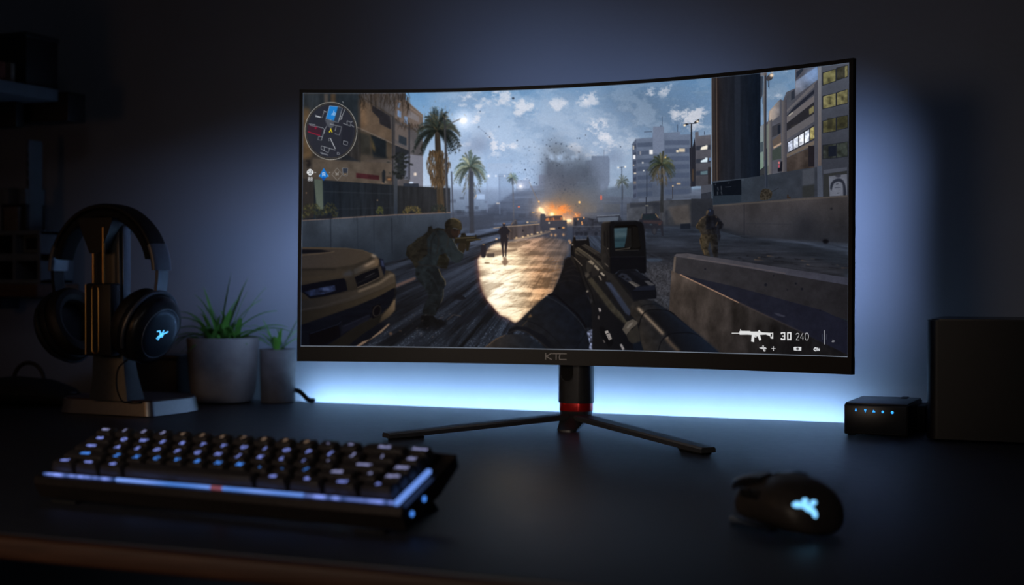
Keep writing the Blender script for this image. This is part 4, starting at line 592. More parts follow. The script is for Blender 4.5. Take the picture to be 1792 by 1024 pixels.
    grey = (p.im@np.array((.3, .59, .11), np.float32))[..., None]
    p.im = grey+(p.im-grey)*(.80+.22*warm)
    air = np.exp(-(((X-960)/260)**2+((Y-255)/80)**2))[..., None]*np.clip((p.im.mean(2, keepdims=True)-90)/60, 0, 1)
    p.im = np.clip(p.im+air*np.array((16, 16, 15), np.float32), 0, 255)
    # ---- heads-up display
    hud(p, A, F)
    return p
def gm_full(p, gm):
    o = np.zeros((p.h, p.w), np.float32); o[gm[1]] = gm[0]; return o

def hud(p, A, F):
    wht = (214, 216, 220)
    # round map
    cx, cy, rx, ry = A([432, 580]).ravel().tolist()+[45.2, 50]
    p.ell(cx, cy, rx-1, ry-1, (38, 40, 50), .93, n=90); p.ring(cx, cy, rx-1.6, ry-1.6, 3.4, (12, 13, 17), .8); p.ring(cx, cy, rx+.2, ry+.2, .8, (196, 192, 184), .95); p.ring(cx, cy, rx-2.2, ry-2.4, .6, (150, 140, 126), .7)
    def ln(f, w=.6, c=(206, 210, 216), a=.85): p.stroke(A(f), w, c, a)
    p.poly(A([135, 500, 235, 520, 320, 560, 300, 640, 140, 600]), (62, 28, 42), .8, .4); p.poly(A([590, 490, 720, 540, 700, 700, 640, 790, 560, 760]), (30, 32, 42), .8, .5); p.poly(A([355, 430, 470, 440, 470, 520, 430, 550, 385, 510]), (90, 94, 102), .75, .3)
    p.poly(A([415, 260, 525, 268, 475, 448, 370, 420]), (30, 120, 196), 1, .2); p.poly(A([525, 268, 570, 290, 525, 470, 470, 450]), (48, 60, 76), .9, .2)
    for f in ([415, 258, 530, 268, 578, 288, 525, 472, 468, 460], [415, 258, 370, 425, 440, 440], [612, 300, 560, 430, 535, 440], [560, 380, 540, 430], [545, 385, 575, 395, 570, 430, 548, 430], [228, 375, 320, 410, 345, 330, 375, 340], [150, 490, 235, 500], [160, 505, 330, 540, 350, 560, 310, 700, 265, 690, 275, 650, 320, 655],
              [380, 515, 355, 560, 345, 615], [420, 490, 570, 528, 540, 632, 482, 615], [500, 520, 485, 580], [640, 450, 690, 470, 680, 520, 640, 500, 640, 450], [690, 470, 710, 455], [690, 500, 730, 530], [595, 705, 650, 720, 640, 765, 590, 750, 595, 705], [310, 770, 490, 825], [310, 770, 305, 810, 400, 860, 415, 800], [350, 785, 345, 830], [340, 320, 375, 335], [400, 680, 425, 672], [405, 690, 410, 710], [515, 855, 545, 865, 540, 885, 512, 878, 515, 855], [580, 200, 595, 225], [590, 480, 640, 505]): ln(f)
    ln([425, 672, 488, 808], 1.2); ln([235, 390, 300, 405], 1.6); ln([310, 860, 395, 890], 2, (150, 154, 162), .6); ln([295, 855, 330, 875], 1.6, (150, 154, 162), .6)
    ln([135, 588, 295, 640], 1.4, (160, 24, 52)); p.poly(A([222, 540, 240, 520, 255, 535, 235, 560]), (140, 26, 50), .9, .2)
    ln([430, 545, 430, 565, 410, 598], 1.3, (236, 214, 20), 1); ln([430, 562, 448, 598], 1.3, (236, 214, 20), 1)
    ln([455, 350, 445, 380], .9, (220, 232, 244)); ln([470, 345, 490, 350, 482, 380, 462, 378, 470, 345], .9, (220, 232, 244)); ln([470, 320, 468, 345], .8, (220, 232, 244))
    # objective row
    def dia(x, y, w, h, c, a=1): p.poly(F([x-w, y, x-w*.25, y-h*.78, x, y-h, x+w*.25, y-h*.78, x+w, y, x+w*.25, y+h*.78, x, y+h, x-w*.25, y+h*.78]), c, a)
    p.poly(smooth(F([122, 158, 165, 114, 210, 158, 165, 202]), 4), (226, 228, 230)); 
    for f, w in (([140, 150, 155, 140], 1.1), ([172, 138, 188, 148], 1.1), ([150, 168, 168, 180, 186, 168], 1.1), ([160, 160, 178, 162], .9)): p.stroke(F(f), w, (44, 46, 52))
    for x in (152, 184):
        p.ring(*F([x, 232]).ravel(), 1.5, 1.4, .8, (220, 222, 226)); p.ring(*F([x, 256]).ravel(), 1.7, 1.5, .8, (220, 222, 226))
    p.stroke(F([222, 160, 242, 161]), .9, (220, 222, 226)); p.stroke(F([408, 160, 424, 162]), .9, (150, 150, 150))
    p.poly(F([278, 210, 340, 102, 403, 210, 372, 222, 338, 266, 310, 224]), (20, 112, 196)); p.poly(F([310, 232, 338, 222, 372, 228, 338, 264]), (10, 70, 150), .9); p.stroke(F([280, 212, 290, 190]), .9, (160, 200, 236)); p.stroke(F([402, 212, 392, 190]), .9, (160, 200, 236))
    p.stroke(F([325, 165, 355, 165, 355, 190, 328, 190, 325, 165]), 1.1, (226, 234, 244)); p.stroke(F([328, 190, 325, 208]), 1.1, (226, 234, 244)); p.stroke(F([352, 190, 358, 208]), 1.1, (226, 234, 244))
    for seg in ([445, 188, 512, 102], [512, 102, 578, 185], [578, 185, 514, 262], [514, 262, 445, 188]): p.stroke(F(seg), .6, (150, 148, 144), .8)
    for f in ([488, 152, 500, 172, 524, 172, 534, 150], [500, 172, 498, 200], [524, 172, 528, 196], [504, 188, 524, 186]): p.stroke(F(f), .8, (190, 188, 184), .8)
    p.poly(F([580, 104, 648, 104, 642, 165, 586, 165]), (44, 50, 62)); p.stroke(F([580, 104, 648, 104, 640, 200, 615, 205, 588, 195, 580, 104]), .7, (140, 146, 156), .8); p.poly(F([592, 178, 636, 180, 615, 192]), (160, 140, 110), .8)
    # weapon read-out, lower right
    U = lambda f: Q(1260, 560, 7.791, f)
    p.poly(U([160, 175, 262, 175, 262, 155, 275, 150, 275, 125, 285, 125, 290, 148, 410, 150, 420, 158, 520, 158, 522, 142, 542, 136, 548, 155, 565, 160, 570, 168, 700, 175, 726, 172, 726, 258, 690, 254, 684, 228, 640, 210, 620, 200, 545, 205, 565, 272, 535, 283, 512, 222, 490, 240, 468, 235, 466, 305, 424, 295, 432, 205, 380, 202, 268, 202, 262, 186, 160, 186]), (222, 222, 222))
    p.poly(U([690, 190, 712, 185, 708, 232, 692, 228]), (40, 38, 38)); p.stroke(U([290, 190, 385, 192]), .5, (120, 120, 120), .8); p.stroke(U([620, 200, 684, 226]), .7, (60, 58, 58)); p.stroke(U([440, 160, 540, 170]), .5, (150, 150, 150), .7); p.stroke(U([475, 218, 505, 222]), .8, (50, 48, 48))
    def dig(pts, w): 
        p.stroke(U(pts), w, (232, 232, 232)); 
        f = np.asarray(pts, float).reshape(-1, 2)
        for q in f[1:-1]: p.ell(*U(q).ravel(), w/2, w/2, (232, 232, 232), n=12)
    for seg in ([830, 176, 888, 176], [882, 168, 882, 272], [845, 220, 888, 220], [830, 265, 888, 265], [923, 168, 923, 275], [965, 168, 965, 275], [918, 175, 970, 175], [918, 266, 970, 266], [836, 176, 836, 195], [836, 268, 836, 248]): p.stroke(U(seg), 2.1, (230, 230, 230))
    for s_ in ([1036, 200, 1042, 186, 1058, 180, 1074, 186, 1078, 202, 1070, 222, 1038, 272], [1036, 272, 1082, 272]): p.stroke(U(s_), .95, (214, 214, 216), sm=0)
    for s_ in ([1128, 180, 1094, 248, 1140, 248], [1130, 222, 1130, 275]): p.stroke(U(s_), .95, (214, 214, 216))
    t = np.linspace(0, 2*np.pi, 40); p.stroke(U(np.stack([1183+24*np.sign(np.cos(t))*np.abs(np.cos(t))**.7, 226+48*np.sin(t)], 1).ravel()), .95, (214, 214, 216))
    p.stroke(U([1422, 140, 1424, 335]), .9, (200, 202, 206)); p.stroke(U([1393, 190, 1397, 270]), .9, (90, 100, 116), .6, .3); p.stroke(U([1456, 190, 1450, 270]), .9, (96, 100, 110), .6, .3)
    p.stroke(U([1530, 275, 1548, 278, 1565, 288, 1552, 300, 1524, 300, 1530, 288]), .7, (190, 190, 194))
    p.poly(U([530, 378, 570, 372, 580, 345, 600, 350, 596, 375, 620, 370, 640, 395, 615, 400, 625, 425, 600, 433, 585, 400, 560, 395]), (200, 200, 202)); p.stroke(U([572, 350, 590, 380]), .6, (60, 60, 62)); p.stroke(U([600, 395, 615, 420]), .6, (60, 60, 62))
    p.stroke(U([700, 390, 758, 390]), 1.1, (214, 214, 216)); p.stroke(U([728, 360, 728, 420]), 1.1, (214, 214, 216)); p.ell(*U([728, 366]).ravel(), 1, .8, (214, 214, 216)); p.ell(*U([728, 416]).ravel(), 1, .8, (214, 214, 216))
    p.poly(U([1002, 372, 1018, 366, 1110, 368, 1108, 420, 1018, 418, 1004, 412]), (214, 216, 218)); p.ell(*U([1058, 394]).ravel(), 2.6, 2.1, (50, 50, 54)); p.stroke(U([1048, 394, 1052, 394]), 1.2, (200, 200, 200)); p.stroke(U([1064, 394, 1070, 394]), 1.2, (200, 200, 200))
    p.poly(smooth(U([1272, 400, 1290, 376, 1318, 376, 1316, 424, 1290, 424]), 4), (214, 216, 218)); p.poly(U([1322, 376, 1340, 380, 1348, 400, 1355, 378, 1364, 395, 1358, 422, 1345, 425, 1335, 400, 1332, 425, 1322, 424]), (206, 208, 212)); p.ell(*U([1300, 400]).ravel(), 1.6, 1.2, (60, 60, 64))
LED_S, LED2_S, WARM_W, ROOM_W, BIAS_W, BIAS_T, SIDE_W = 52.0, 1.5, .15, .8, .36, .13, .32
# ---------------------------------------------------------------- scene
import bpy, bmesh, math, random
from mathutils import Vector, Matrix
from mathutils.bvhtree import BVHTree
PI = math.pi
sc = bpy.context.scene; COL = sc.collection
# camera numbers, also used to place things where the photograph shows them
FPX, PSI, PIT, EYE = 2500.0, 0.4039, 0.0089, 0.2113
_r = np.array([math.cos(PSI), math.sin(PSI), 0.0])
_f = np.array([-math.sin(PSI)*math.cos(PIT), math.cos(PSI)*math.cos(PIT), -math.sin(PIT)])
_u = np.array([-math.sin(PSI)*math.sin(PIT), math.cos(PSI)*math.sin(PIT), math.cos(PIT)])
_e = np.array([0, 0, EYE])
def ray(x, y): return _f+(x-896)/FPX*_r+(512-y)/FPX*_u
def on_z(x, y, z=0.0): d = ray(x, y); return Vector(_e+d*((z-EYE)/d[2]))
def on_y(x, y, Y): d = ray(x, y); return Vector(_e+d*(Y/d[1]))
def on_x(x, y, X): d = ray(x, y); return Vector(_e+d*(X/d[0]))
def at_depth(x, y, D): return Vector(_e+D*ray(x, y))

# ---- object helpers
def link(o, parent=None):
    COL.objects.link(o)
    if parent is not None: o.parent = parent
    return o
def tag(o, label=None, cat=None, group=None, kind=None):
    if label: o['label'] = label
    if cat: o['category'] = cat
    if group: o['group'] = group
    if kind: o['kind'] = kind
    return o
def thing(name, label, cat, loc=(0, 0, 0), rz=0.0, group=None):
    o = bpy.data.objects.new(name, None); link(o); o.location = loc; o.rotation_euler = (0, 0, rz); o.empty_display_size = .02
    return tag(o, label, cat, group)
class MB:
    def __init__(s): s.v = []; s.f = []
    def add(s, vs, fs, M=None):
        n = len(s.v)
        for p in vs: s.v.append((M @ Vector(p)) if M is not None else Vector(p))
        for f in fs: s.f.append([i+n for i in f])
        return s
    def from_bm(s, bm, M=None):
        bm.verts.index_update()
        s.add([v.co.copy() for v in bm.verts], [[v.index for v in f.verts] for f in bm.faces], M); bm.free(); return s
    def box(s, c, d, bev=0.0, seg=2, M=None, taper=None):
        bm = bmesh.new(); bmesh.ops.create_cube(bm, size=1.0)
        for v in bm.verts:
            v.co = Vector((v.co.x*d[0], v.co.y*d[1], v.co.z*d[2]))
            if taper and v.co.z > 0: v.co.x *= taper[0]; v.co.y *= taper[1]
            v.co += Vector(c)
        if bev > 0: bmesh.ops.bevel(bm, geom=bm.edges[:], offset=bev, segments=seg, affect='EDGES', profile=.5)
        return s.from_bm(bm, M)
    def prism(s, poly, z0, z1, M=None, top=None, bev=0.0, seg=2):
        bm = bmesh.new(); n = len(poly); top = top or poly
        a = [bm.verts.new((p[0], p[1], z0)) for p in poly]; b = [bm.verts.new((p[0], p[1], z1)) for p in top]
        bm.faces.new(a[::-1]); bm.faces.new(b)
        for i in range(n): bm.faces.new((a[i], a[(i+1) % n], b[(i+1) % n], b[i]))
        if bev > 0:
            es = [e for e in bm.edges if (e.verts[0].co.z == e.verts[1].co.z)]
            bmesh.ops.bevel(bm, geom=es, offset=bev, segments=seg, affect='EDGES', profile=.5)
        bmesh.ops.recalc_face_normals(bm, faces=bm.faces[:])
        return s.from_bm(bm, M)
    def tube(s, pts, r, n=10, closed=False, M=None, flat=None):
        P = [Vector(p) for p in pts]; m = len(P); rr = r if isinstance(r, (list, tuple)) else [r]*m
        up = Vector((0, 0, 1)); vs = []; fs = []; N = None
        for i in range(m):
            t = ((P[(i+1) % m]-P[i-1]) if closed else (P[min(i+1, m-1)]-P[max(i-1, 0)])).normalized()
            if N is None: N = t.cross(up if abs(t.z) < .9 else Vector((1, 0, 0))).normalized()
            else: N = (N-t*N.dot(t)).normalized()
            B = t.cross(N)
            for k in range(n):
                a = 2*PI*k/n; vs.append(P[i]+(N*math.cos(a)+B*math.sin(a)*(flat or 1))*rr[i])
        for i in range(m if closed else m-1):
            for k in range(n): fs.append((i*n+k, i*n+(k+1) % n, ((i+1) % m)*n+(k+1) % n, ((i+1) % m)*n+k))
        if not closed: fs += [tuple(range(n))[::-1], tuple(range((m-1)*n, m*n))]
        return s.add(vs, fs, M)
    def lathe(s, prof, n=48, M=None, sx=1.0, sy=1.0, cap0=True, cap1=True):
        vs = []; fs = []
        for r, z in prof:
            for k in range(n): a = 2*PI*k/n; vs.append((r*math.cos(a)*sx, r*math.sin(a)*sy, z))
        for i in range(len(prof)-1):
            for k in range(n): fs.append((i*n+k, i*n+(k+1) % n, (i+1)*n+(k+1) % n, (i+1)*n+k))
        if cap0: fs.append(tuple(range(n))[::-1])
        if cap1: fs.append(tuple(range((len(prof)-1)*n, len(prof)*n)))
        return s.add(vs, fs, M)
    def grid(s, fn, nu, nv, flip=False, M=None):
        vs = [fn(i/nu, j/nv) for j in range(nv+1) for i in range(nu+1)]; fs = []
        for j in range(nv):
            for i in range(nu):
                q = (j*(nu+1)+i, j*(nu+1)+i+1, (j+1)*(nu+1)+i+1, (j+1)*(nu+1)+i); fs.append(q[::-1] if flip else q)
        return s.add(vs, fs, M)
    def loft(s, rings, M=None, caps=True):
        n = len(rings[0]); vs = [p for r in rings for p in r]; fs = []
        for i in range(len(rings)-1):
            for k in range(n): fs.append((i*n+k, i*n+(k+1) % n, (i+1)*n+(k+1) % n, (i+1)*n+k))
        if caps: fs += [tuple(range(n))[::-1], tuple(range((len(rings)-1)*n, len(rings)*n))]
        return s.add(vs, fs, M)
    def build(s, name, mat, parent=None, angle=35, fix=True):
        me = bpy.data.meshes.new(name); me.from_pydata([tuple(v) for v in s.v], [], s.f)
        if fix:
            bm = bmesh.new(); bm.from_mesh(me); bmesh.ops.recalc_face_normals(bm, faces=bm.faces[:]); bm.to_mesh(me); bm.free()
        me.polygons.foreach_set('use_smooth', [True]*len(me.polygons)); me.set_sharp_from_angle(angle=math.radians(angle)); me.update()
        if mat: me.materials.append(mat)
        return link(bpy.data.objects.new(name, me), parent)
def rpoly(pts, r, n=6):
    # outline with rounded corners
    out = []; m = len(pts); rr = r if isinstance(r, (list, tuple)) else [r]*m
    for i in range(m):
        p = Vector(pts[i]); a = (Vector(pts[i-1])-p); b = (Vector(pts[(i+1) % m])-p)
        ca = a.normalized().dot(b.normalized()); half = math.acos(max(-1, min(1, ca)))/2
        d = min(rr[i]/math.tan(half), a.length*.49, b.length*.49); rad = d*math.tan(half)
        c = p+(a.normalized()+b.normalized()).normalized()*(rad/math.sin(half))
        p0 = p+a.normalized()*d; p1 = p+b.normalized()*d
        a0 = math.atan2(p0.y-c.y, p0.x-c.x); a1 = math.atan2(p1.y-c.y, p1.x-c.x); da = (a1-a0+PI) % (2*PI)-PI
        for k in range(n+1): t = a0+da*k/n; out.append((c.x+rad*math.cos(t), c.y+rad*math.sin(t)))
    return out
def bez(p, n=16):
    # smooth path through control points
    P = [Vector(q) for q in p]; out = []
    for i in range(len(P)-1):
        a, b, c, d = P[max(i-1, 0)], P[i], P[i+1], P[min(i+2, len(P)-1)]
        for k in range(n):
            t = k/n; out.append(.5*((2*b)+(c-a)*t+(2*a-5*b+4*c-d)*t*t+(3*b-a-3*c+d)*t**3))
    return out+[P[-1]]

# ---- materials
def material(name, col, rough=.5, metal=0.0, var=.12, scale=60.0, bump=0.0, bscale=400.0, spec=.5, stretch=None, col2=None, coat=0.0):
    m = bpy.data.materials.new(name); m.use_nodes = True; nt = m.node_tree; N = nt.nodes; b = N['Principled BSDF']
    tc = N.new('ShaderNodeTexCoord'); src = tc.outputs['Object']
    if stretch:
        mp = N.new('ShaderNodeMapping'); mp.inputs['Scale'].default_value = stretch; nt.links.new(src, mp.inputs[0]); src = mp.outputs[0]
    n = N.new('ShaderNodeTexNoise'); n.inputs['Scale'].default_value = scale; n.inputs['Detail'].default_value = 5; nt.links.new(src, n.inputs['Vector'])
    r = N.new('ShaderNodeValToRGB'); c2 = col2 or tuple(c*(1-var) for c in col); c1 = col if col2 else tuple(min(1, c*(1+var)) for c in col)
    r.color_ramp.elements[0].position = .3; r.color_ramp.elements[1].position = .7
    r.color_ramp.elements[0].color = (*c2, 1); r.color_ramp.elements[1].color = (*c1, 1)
    nt.links.new(n.outputs['Fac'], r.inputs[0]); nt.links.new(r.outputs[0], b.inputs['Base Color'])
    rr = N.new('ShaderNodeMapRange'); rr.inputs['To Min'].default_value = max(0, rough-.05); rr.inputs['To Max'].default_value = min(1, rough+.05)
    nt.links.new(n.outputs['Fac'], rr.inputs[0]); nt.links.new(rr.outputs[0], b.inputs['Roughness'])
    b.inputs['Metallic'].default_value = metal; b.inputs['Specular IOR Level'].default_value = spec; b.inputs['Coat Weight'].default_value = coat
    if bump > 0:
        n2 = N.new('ShaderNodeTexNoise'); n2.inputs['Scale'].default_value = bscale; n2.inputs['Detail'].default_value = 3; nt.links.new(src, n2.inputs['Vector'])
        bp = N.new('ShaderNodeBump'); bp.inputs['Strength'].default_value = bump; bp.inputs['Distance'].default_value = .001
        nt.links.new(n2.outputs['Fac'], bp.inputs['Height']); nt.links.new(bp.outputs[0], b.inputs['Normal'])
    return m
def glow_mat(name, col, strength, col2=None, scale=(40, 40, 40), s2=None):
    m = bpy.data.materials.new(name); m.use_nodes = True; nt = m.node_tree; N = nt.nodes; b = N['Principled BSDF']
    b.inputs['Base Color'].default_value = (.02, .02, .03, 1); b.inputs['Roughness'].default_value = .4
    b.inputs['Emission Strength'].default_value = strength
    if col2 is None: b.inputs['Emission Color'].default_value = (*col, 1)
    else:
        tc = N.new('ShaderNodeTexCoord'); mp = N.new('ShaderNodeMapping'); mp.inputs['Scale'].default_value = scale
        n = N.new('ShaderNodeTexNoise'); n.inputs['Scale'].default_value = 1; n.inputs['Detail'].default_value = 1
        r = N.new('ShaderNodeValToRGB'); r.color_ramp.elements[0].position = .36; r.color_ramp.elements[1].position = .64
        r.color_ramp.elements[0].color = (*col, 1); r.color_ramp.elements[1].color = (*col2, 1)
        nt.links.new(tc.outputs['Object'], mp.inputs[0]); nt.links.new(mp.outputs[0], n.inputs['Vector']); nt.links.new(n.outputs['Fac'], r.inputs[0]); nt.links.new(r.outputs[0], b.inputs['Emission Color'])
    return m
M_WALL = material('wall_paint', (.30, .31, .34), .85, 0, .06, 3.0, .35, 90)
M_CEIL = material('ceiling_paint', (.30, .29, .28), .9, 0, .05, 3)
M_FLOOR = material('floor_boards', (.05, .035, .025), .5, 0, .3, 6, stretch=(1, 12, 1))
M_DESK = material('desk_laminate', (.034, .038, .052), .44, 0, .15, 90, .10, 900, .5)
M_WOOD = material('walnut_edge', (.085, .034, .017), .5, 0, .3, 14, .1, 200, stretch=(1, 14, 14))
M_BEZ = material('bezel_plastic', (.018, .018, .020), .42, 0, .1, 200, .08, 1500)
M_BACK = material('housing_plastic', (.03, .03, .033), .5, 0, .1, 80)
M_STAND = material('stand_metal', (.085, .088, .096), .34, .35, .1, 150, .05, 1200)
M_FOOT = material('foot_metal', (.13, .133, .14), .42, .4, .1, 150, .05, 1200)
M_RED = material('red_ring', (.80, .014, .016), .25, .35, .08, 100)
M_RUB = material('rubber', (.012, .012, .012), .8, 0, .1, 100)
M_LOGO = material('logo_metal', (.85, .85, .87), .45, .1, .05, 100)
M_BLK = material('black_plastic', (.014, .014, .016), .45, 0, .15, 120, .08, 900)
M_MOUSE = material('mouse_shell', (.070, .058, .050), .42, 0, .1, 120)
M_SUB = material('matte_black', (.006, .006, .0075), .40, 0, .1, 120, spec=.35)
M_BLK2 = material('satin_black', (.020, .021, .025), .32, 0, .1, 120)
M_CAP = material('keycap_plastic', (.055, .048, .048), .38, 0, .1, 300)
M_CASE = material('keyboard_metal', (.055, .045, .042), .36, .6, .1, 200)
M_LEATH = material('black_leather', (.020, .017, .016), .5, 0, .25, 260, .5, 700)
M_FAB = material('cushion_fabric', (.012, .012, .014), .85, 0, .2, 500, .4, 1200)
M_SLIDE = material('slider_metal', (.26, .28, .32), .45, .8, .06, 150)
M_PLATE = material('cup_plate', (.055, .065, .085), .30, .6, .06, 150)
M_GOLD = material('brass_trim', (.55, .30, .10), .3, 1.0, .08, 120)
M_BASE = material('stand_base_metal', (.42, .40, .40), .38, .85, .05, 200)
M_BROWN = material('brown_leather_top', (.060, .028, .022), .55, 0, .25, 220, .4, 500)
M_POT1 = material('concrete_pot', (.44, .40, .37), .85, 0, .16, 35, .5, 160, col2=(.34, .31, .29))
M_POT2 = material('dark_concrete_pot', (.19, .18, .18), .8, 0, .18, 40, .5, 160)
M_SOIL = material('soil', (.03, .02, .015), .95, 0, .4, 120, 1, 150)
M_LEAF = material('leaf_green', (.13, .33, .055), .45, 0, .3, 40, spec=.4)
M_LEAF2 = material('leaf_green_small_plant', (.15, .38, .06), .45, 0, .3, 40, spec=.4)
M_PALE = material('pale_laminate', (.14, .165, .20), .6, 0, .1, 30)
M_PALE2 = material('pale_card', (.17, .19, .21), .8, 0, .15, 60)
M_TAN = material('tan_card', (.16, .125, .10), .8, 0, .15, 60)
M_BOOKR = material('red_brown_cloth', (.16, .045, .025), .8, 0, .2, 80)
M_DARK = material('dark_fabric', (.012, .012, .014), .9, 0, .3, 80, .4, 400)
M_SHELF = material('brown_shelf_wood', (.11, .055, .035), .55, 0, .3, 12, stretch=(1, 10, 10))
M_GLYPH = glow_mat('legend_glow', (.28, .36, 1.0), 1.0)
M_GLYPHB = glow_mat('legend_glow_blue', (.08, .30, 1.0), 1.0)
M_GLYPHW = glow_mat('legend_glow_pale', (.42, .44, .80), .75)
M_GLYPHO = glow_mat('legend_glow_amber', (.55, .36, .24), .35)
M_STRIP = glow_mat('strip_glow', (.02, .05, .16), 1.0, (.24, .34, .95), (70, 3, 3))
M_STRIPL = glow_mat('strip_glow_steady', (.045, .18, .60), .9, (.20, .36, .95), (14, 3, 3))
M_STRIPR = glow_mat('strip_glow_red', (.40, .12, .17), .5)
M_ICE = glow_mat('emblem_glow', (.10, .52, 1.0), 1.5)
M_MLOGO = glow_mat('mouse_emblem_glow', (.22, .60, 1.0), 1.5)
M_LEDB = glow_mat('indicator_glow', (.03, .34, 1.0), 1.6)
M_LED = glow_mat('led_tape', (.35, .62, 1.0), 1.0)
M_LED2 = glow_mat('monitor_backlight', (.30, .46, 1.0), 1.0)
M_LED.node_tree.nodes['Principled BSDF'].inputs['Emission Strength'].default_value = LED_S
M_LED2.node_tree.nodes['Principled BSDF'].inputs['Emission Strength'].default_value = LED2_S

# ---- the room
def struct(name, c, d, m):
    o = MB().box(c, d).build(name, m); o['kind'] = 'structure'; return o
WALL, DESKB = 2.185, 2.137
XL, XR, YF, ZF, ZC = -2.12, 1.5, -1.3, -.74, 1.86
struct('wall_back', ((XL+XR)/2, WALL+.05, (ZF+ZC)/2), (XR-XL+.2, .1, ZC-ZF), M_WALL)
struct('wall_left', (XL-.05, (YF+WALL)/2, (ZF+ZC)/2), (.1, WALL-YF, ZC-ZF), M_WALL)
struct('wall_right', (XR+.05, (YF+WALL)/2, (ZF+ZC)/2), (.1, WALL-YF, ZC-ZF), M_WALL)
struct('wall_front', ((XL+XR)/2, YF-.05, (ZF+ZC)/2), (XR-XL+.2, .1, ZC-ZF), M_WALL)
struct('floor', ((XL+XR)/2, (YF+WALL)/2, ZF-.05), (XR-XL+.2, WALL-YF+.2, .1), M_FLOOR)
struct('ceiling', ((XL+XR)/2, (YF+WALL)/2, ZC+.05), (XR-XL+.2, WALL-YF+.2, .1), M_CEIL)

# ---- desk
DF = .926
desk = thing('desk', 'wide black desk with a brown wooden front edge carrying the monitor and keyboard', 'desk', (-.55, (DF+DESKB)/2, ZF))
DX0, DX1 = -2.10, .95
lo = lambda x, y, z: (x+.55, y-(DF+DESKB)/2, z-ZF)
MB().box(lo((DX0+DX1)/2, (DF+.004+DESKB)/2, -.0115), (DX1-DX0, DESKB-DF-.004, .023), .0012, 2).build('desktop', M_DESK, desk)
MB().box(lo((DX0+DX1)/2, DF-.004, -.0100), (DX1-DX0, .016, .0190), .004, 3).build('edge_band', M_WOOD, desk)
for x in (DX0+.03, DX1-.03): MB().box(lo(x, (DF+DESKB)/2, (ZF-.023)/2), (.04, DESKB-DF-.1, -.023-ZF), .002).build('leg', M_BLK, desk)

# ---- LED tape behind the desk
led = thing('led_strip', 'glowing ice blue light strip running along the wall behind the desk', 'light strip', (-.845, DESKB+.0005, -.012))
MB().box((0, .0020, 0), (.98, .003, .012), .0005).build('tape', M_BLK, led)
MB().box((0, .0055, .001), (.965, .004, .010), .001).build('diffuser', M_LED, led)

# ---- monitor
mx, my, mz, MW, MH, MR, MT, MYAW = -.7031, 1.7866, EYE-.1178, .8119, .3939, 1.003, .0211, .0228
TH = MW/2/MR; CT, ST = math.cos(MT), math.sin(MT)
def mpt(s, t, off=0.0, lift=0.0):
    a = s*TH; lx = (MR+off)*math.sin(a); ly = (MR+off)*math.cos(a)-MR*math.cos(TH); lz = t*MH+lift
    return Vector((lx, ly*CT+lz*ST, mz+lz*CT-ly*ST))
S0, S1, T0, T1 = -1+.0088*2/MW*.5*2*.5, 1-.0058*2/MW, .0215/MH, 1-.0050/MH
S0 = -1+.0050*2/MW
mon = thing('monitor', 'large curved black gaming monitor on a V shaped stand showing a street battle game', 'monitor', (mx, my, 0), MYAW)
# the picture on the screen
def screen_image():
    W, H = 2304, 1080
    u = S0+(S1-S0)*(np.arange(W)+.5)/W; v = T0+(T1-T0)*(np.arange(H)+.5)/H
    a = u*TH; lx = MR*np.sin(a)[None, :]; ly = (MR*np.cos(a)-MR*math.cos(TH))[None, :]; lz = (v*MH)[:, None]
    y = ly*CT+lz*ST; z = mz+lz*CT-ly*ST; x = lx+0*z
    wx = mx+x*math.cos(MYAW)-y*math.sin(MYAW); wy = my+x*math.sin(MYAW)+y*math.cos(MYAW); wz = z-EYE
    r = wx*_r[0]+wy*_r[1]; d = wx*_f[0]+wy*_f[1]+wz*_f[2]; q = wx*_u[0]+wy*_u[1]+wz*_u[2]
    px, py = 896+FPX*r/d, 512-FPX*q/d
    p = paint_picture(2.4)
    fx = np.clip((px-p.x0)*p.ss-.5, 0, p.w-2); fy = np.clip((py-p.y0)*p.ss-.5, 0, p.h-2)
    ix, iy = fx.astype(int), fy.astype(int); ax, ay = (fx-ix)[..., None], (fy-iy)[..., None]
    im = (p.im[iy, ix]*(1-ax)+p.im[iy, ix+1]*ax)*(1-ay)+(p.im[iy+1, ix]*(1-ax)+p.im[iy+1, ix+1]*ax)*ay
    im = np.clip(im/255.0, 0, 1)
    # panel edge glare, painted into the picture as a pale hairline at its rim
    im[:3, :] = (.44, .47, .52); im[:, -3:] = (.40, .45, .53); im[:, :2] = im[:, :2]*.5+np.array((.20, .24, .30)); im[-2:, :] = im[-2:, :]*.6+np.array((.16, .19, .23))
    out = np.ones((H, W, 4), np.float32); out[..., :3] = im
    img = bpy.data.images.new('game_frame', W, H, alpha=False, float_buffer=False); img.colorspace_settings.name = 'sRGB'
    img.pixels.foreach_set(out.ravel()); img.update(); img.pack()
    return img
M_SCR = bpy.data.materials.new('lit_panel'); M_SCR.use_nodes = True
_nt = M_SCR.node_tree; _b = _nt.nodes['Principled BSDF']; _b.inputs['Base Color'].default_value = (.004, .004, .005, 1); _b.inputs['Roughness'].default_value = .45; _b.inputs['Specular IOR Level'].default_value = .2
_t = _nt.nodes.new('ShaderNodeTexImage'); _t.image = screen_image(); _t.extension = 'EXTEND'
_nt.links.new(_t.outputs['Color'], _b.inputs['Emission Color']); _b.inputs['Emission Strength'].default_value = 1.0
NU, NV = 96, 8
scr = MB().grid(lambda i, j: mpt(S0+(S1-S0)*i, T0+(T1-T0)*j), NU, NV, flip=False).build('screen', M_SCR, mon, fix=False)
uv = scr.data.uv_layers.new(name='panel')
for poly in scr.data.polygons:
    for li, vi in zip(poly.loop_indices, poly.vertices): uv.data[li].uv = ((vi % (NU+1))/NU, (vi//(NU+1))/NV)
scr['label'] = 'lit screen showing a soldier view of a street battle'
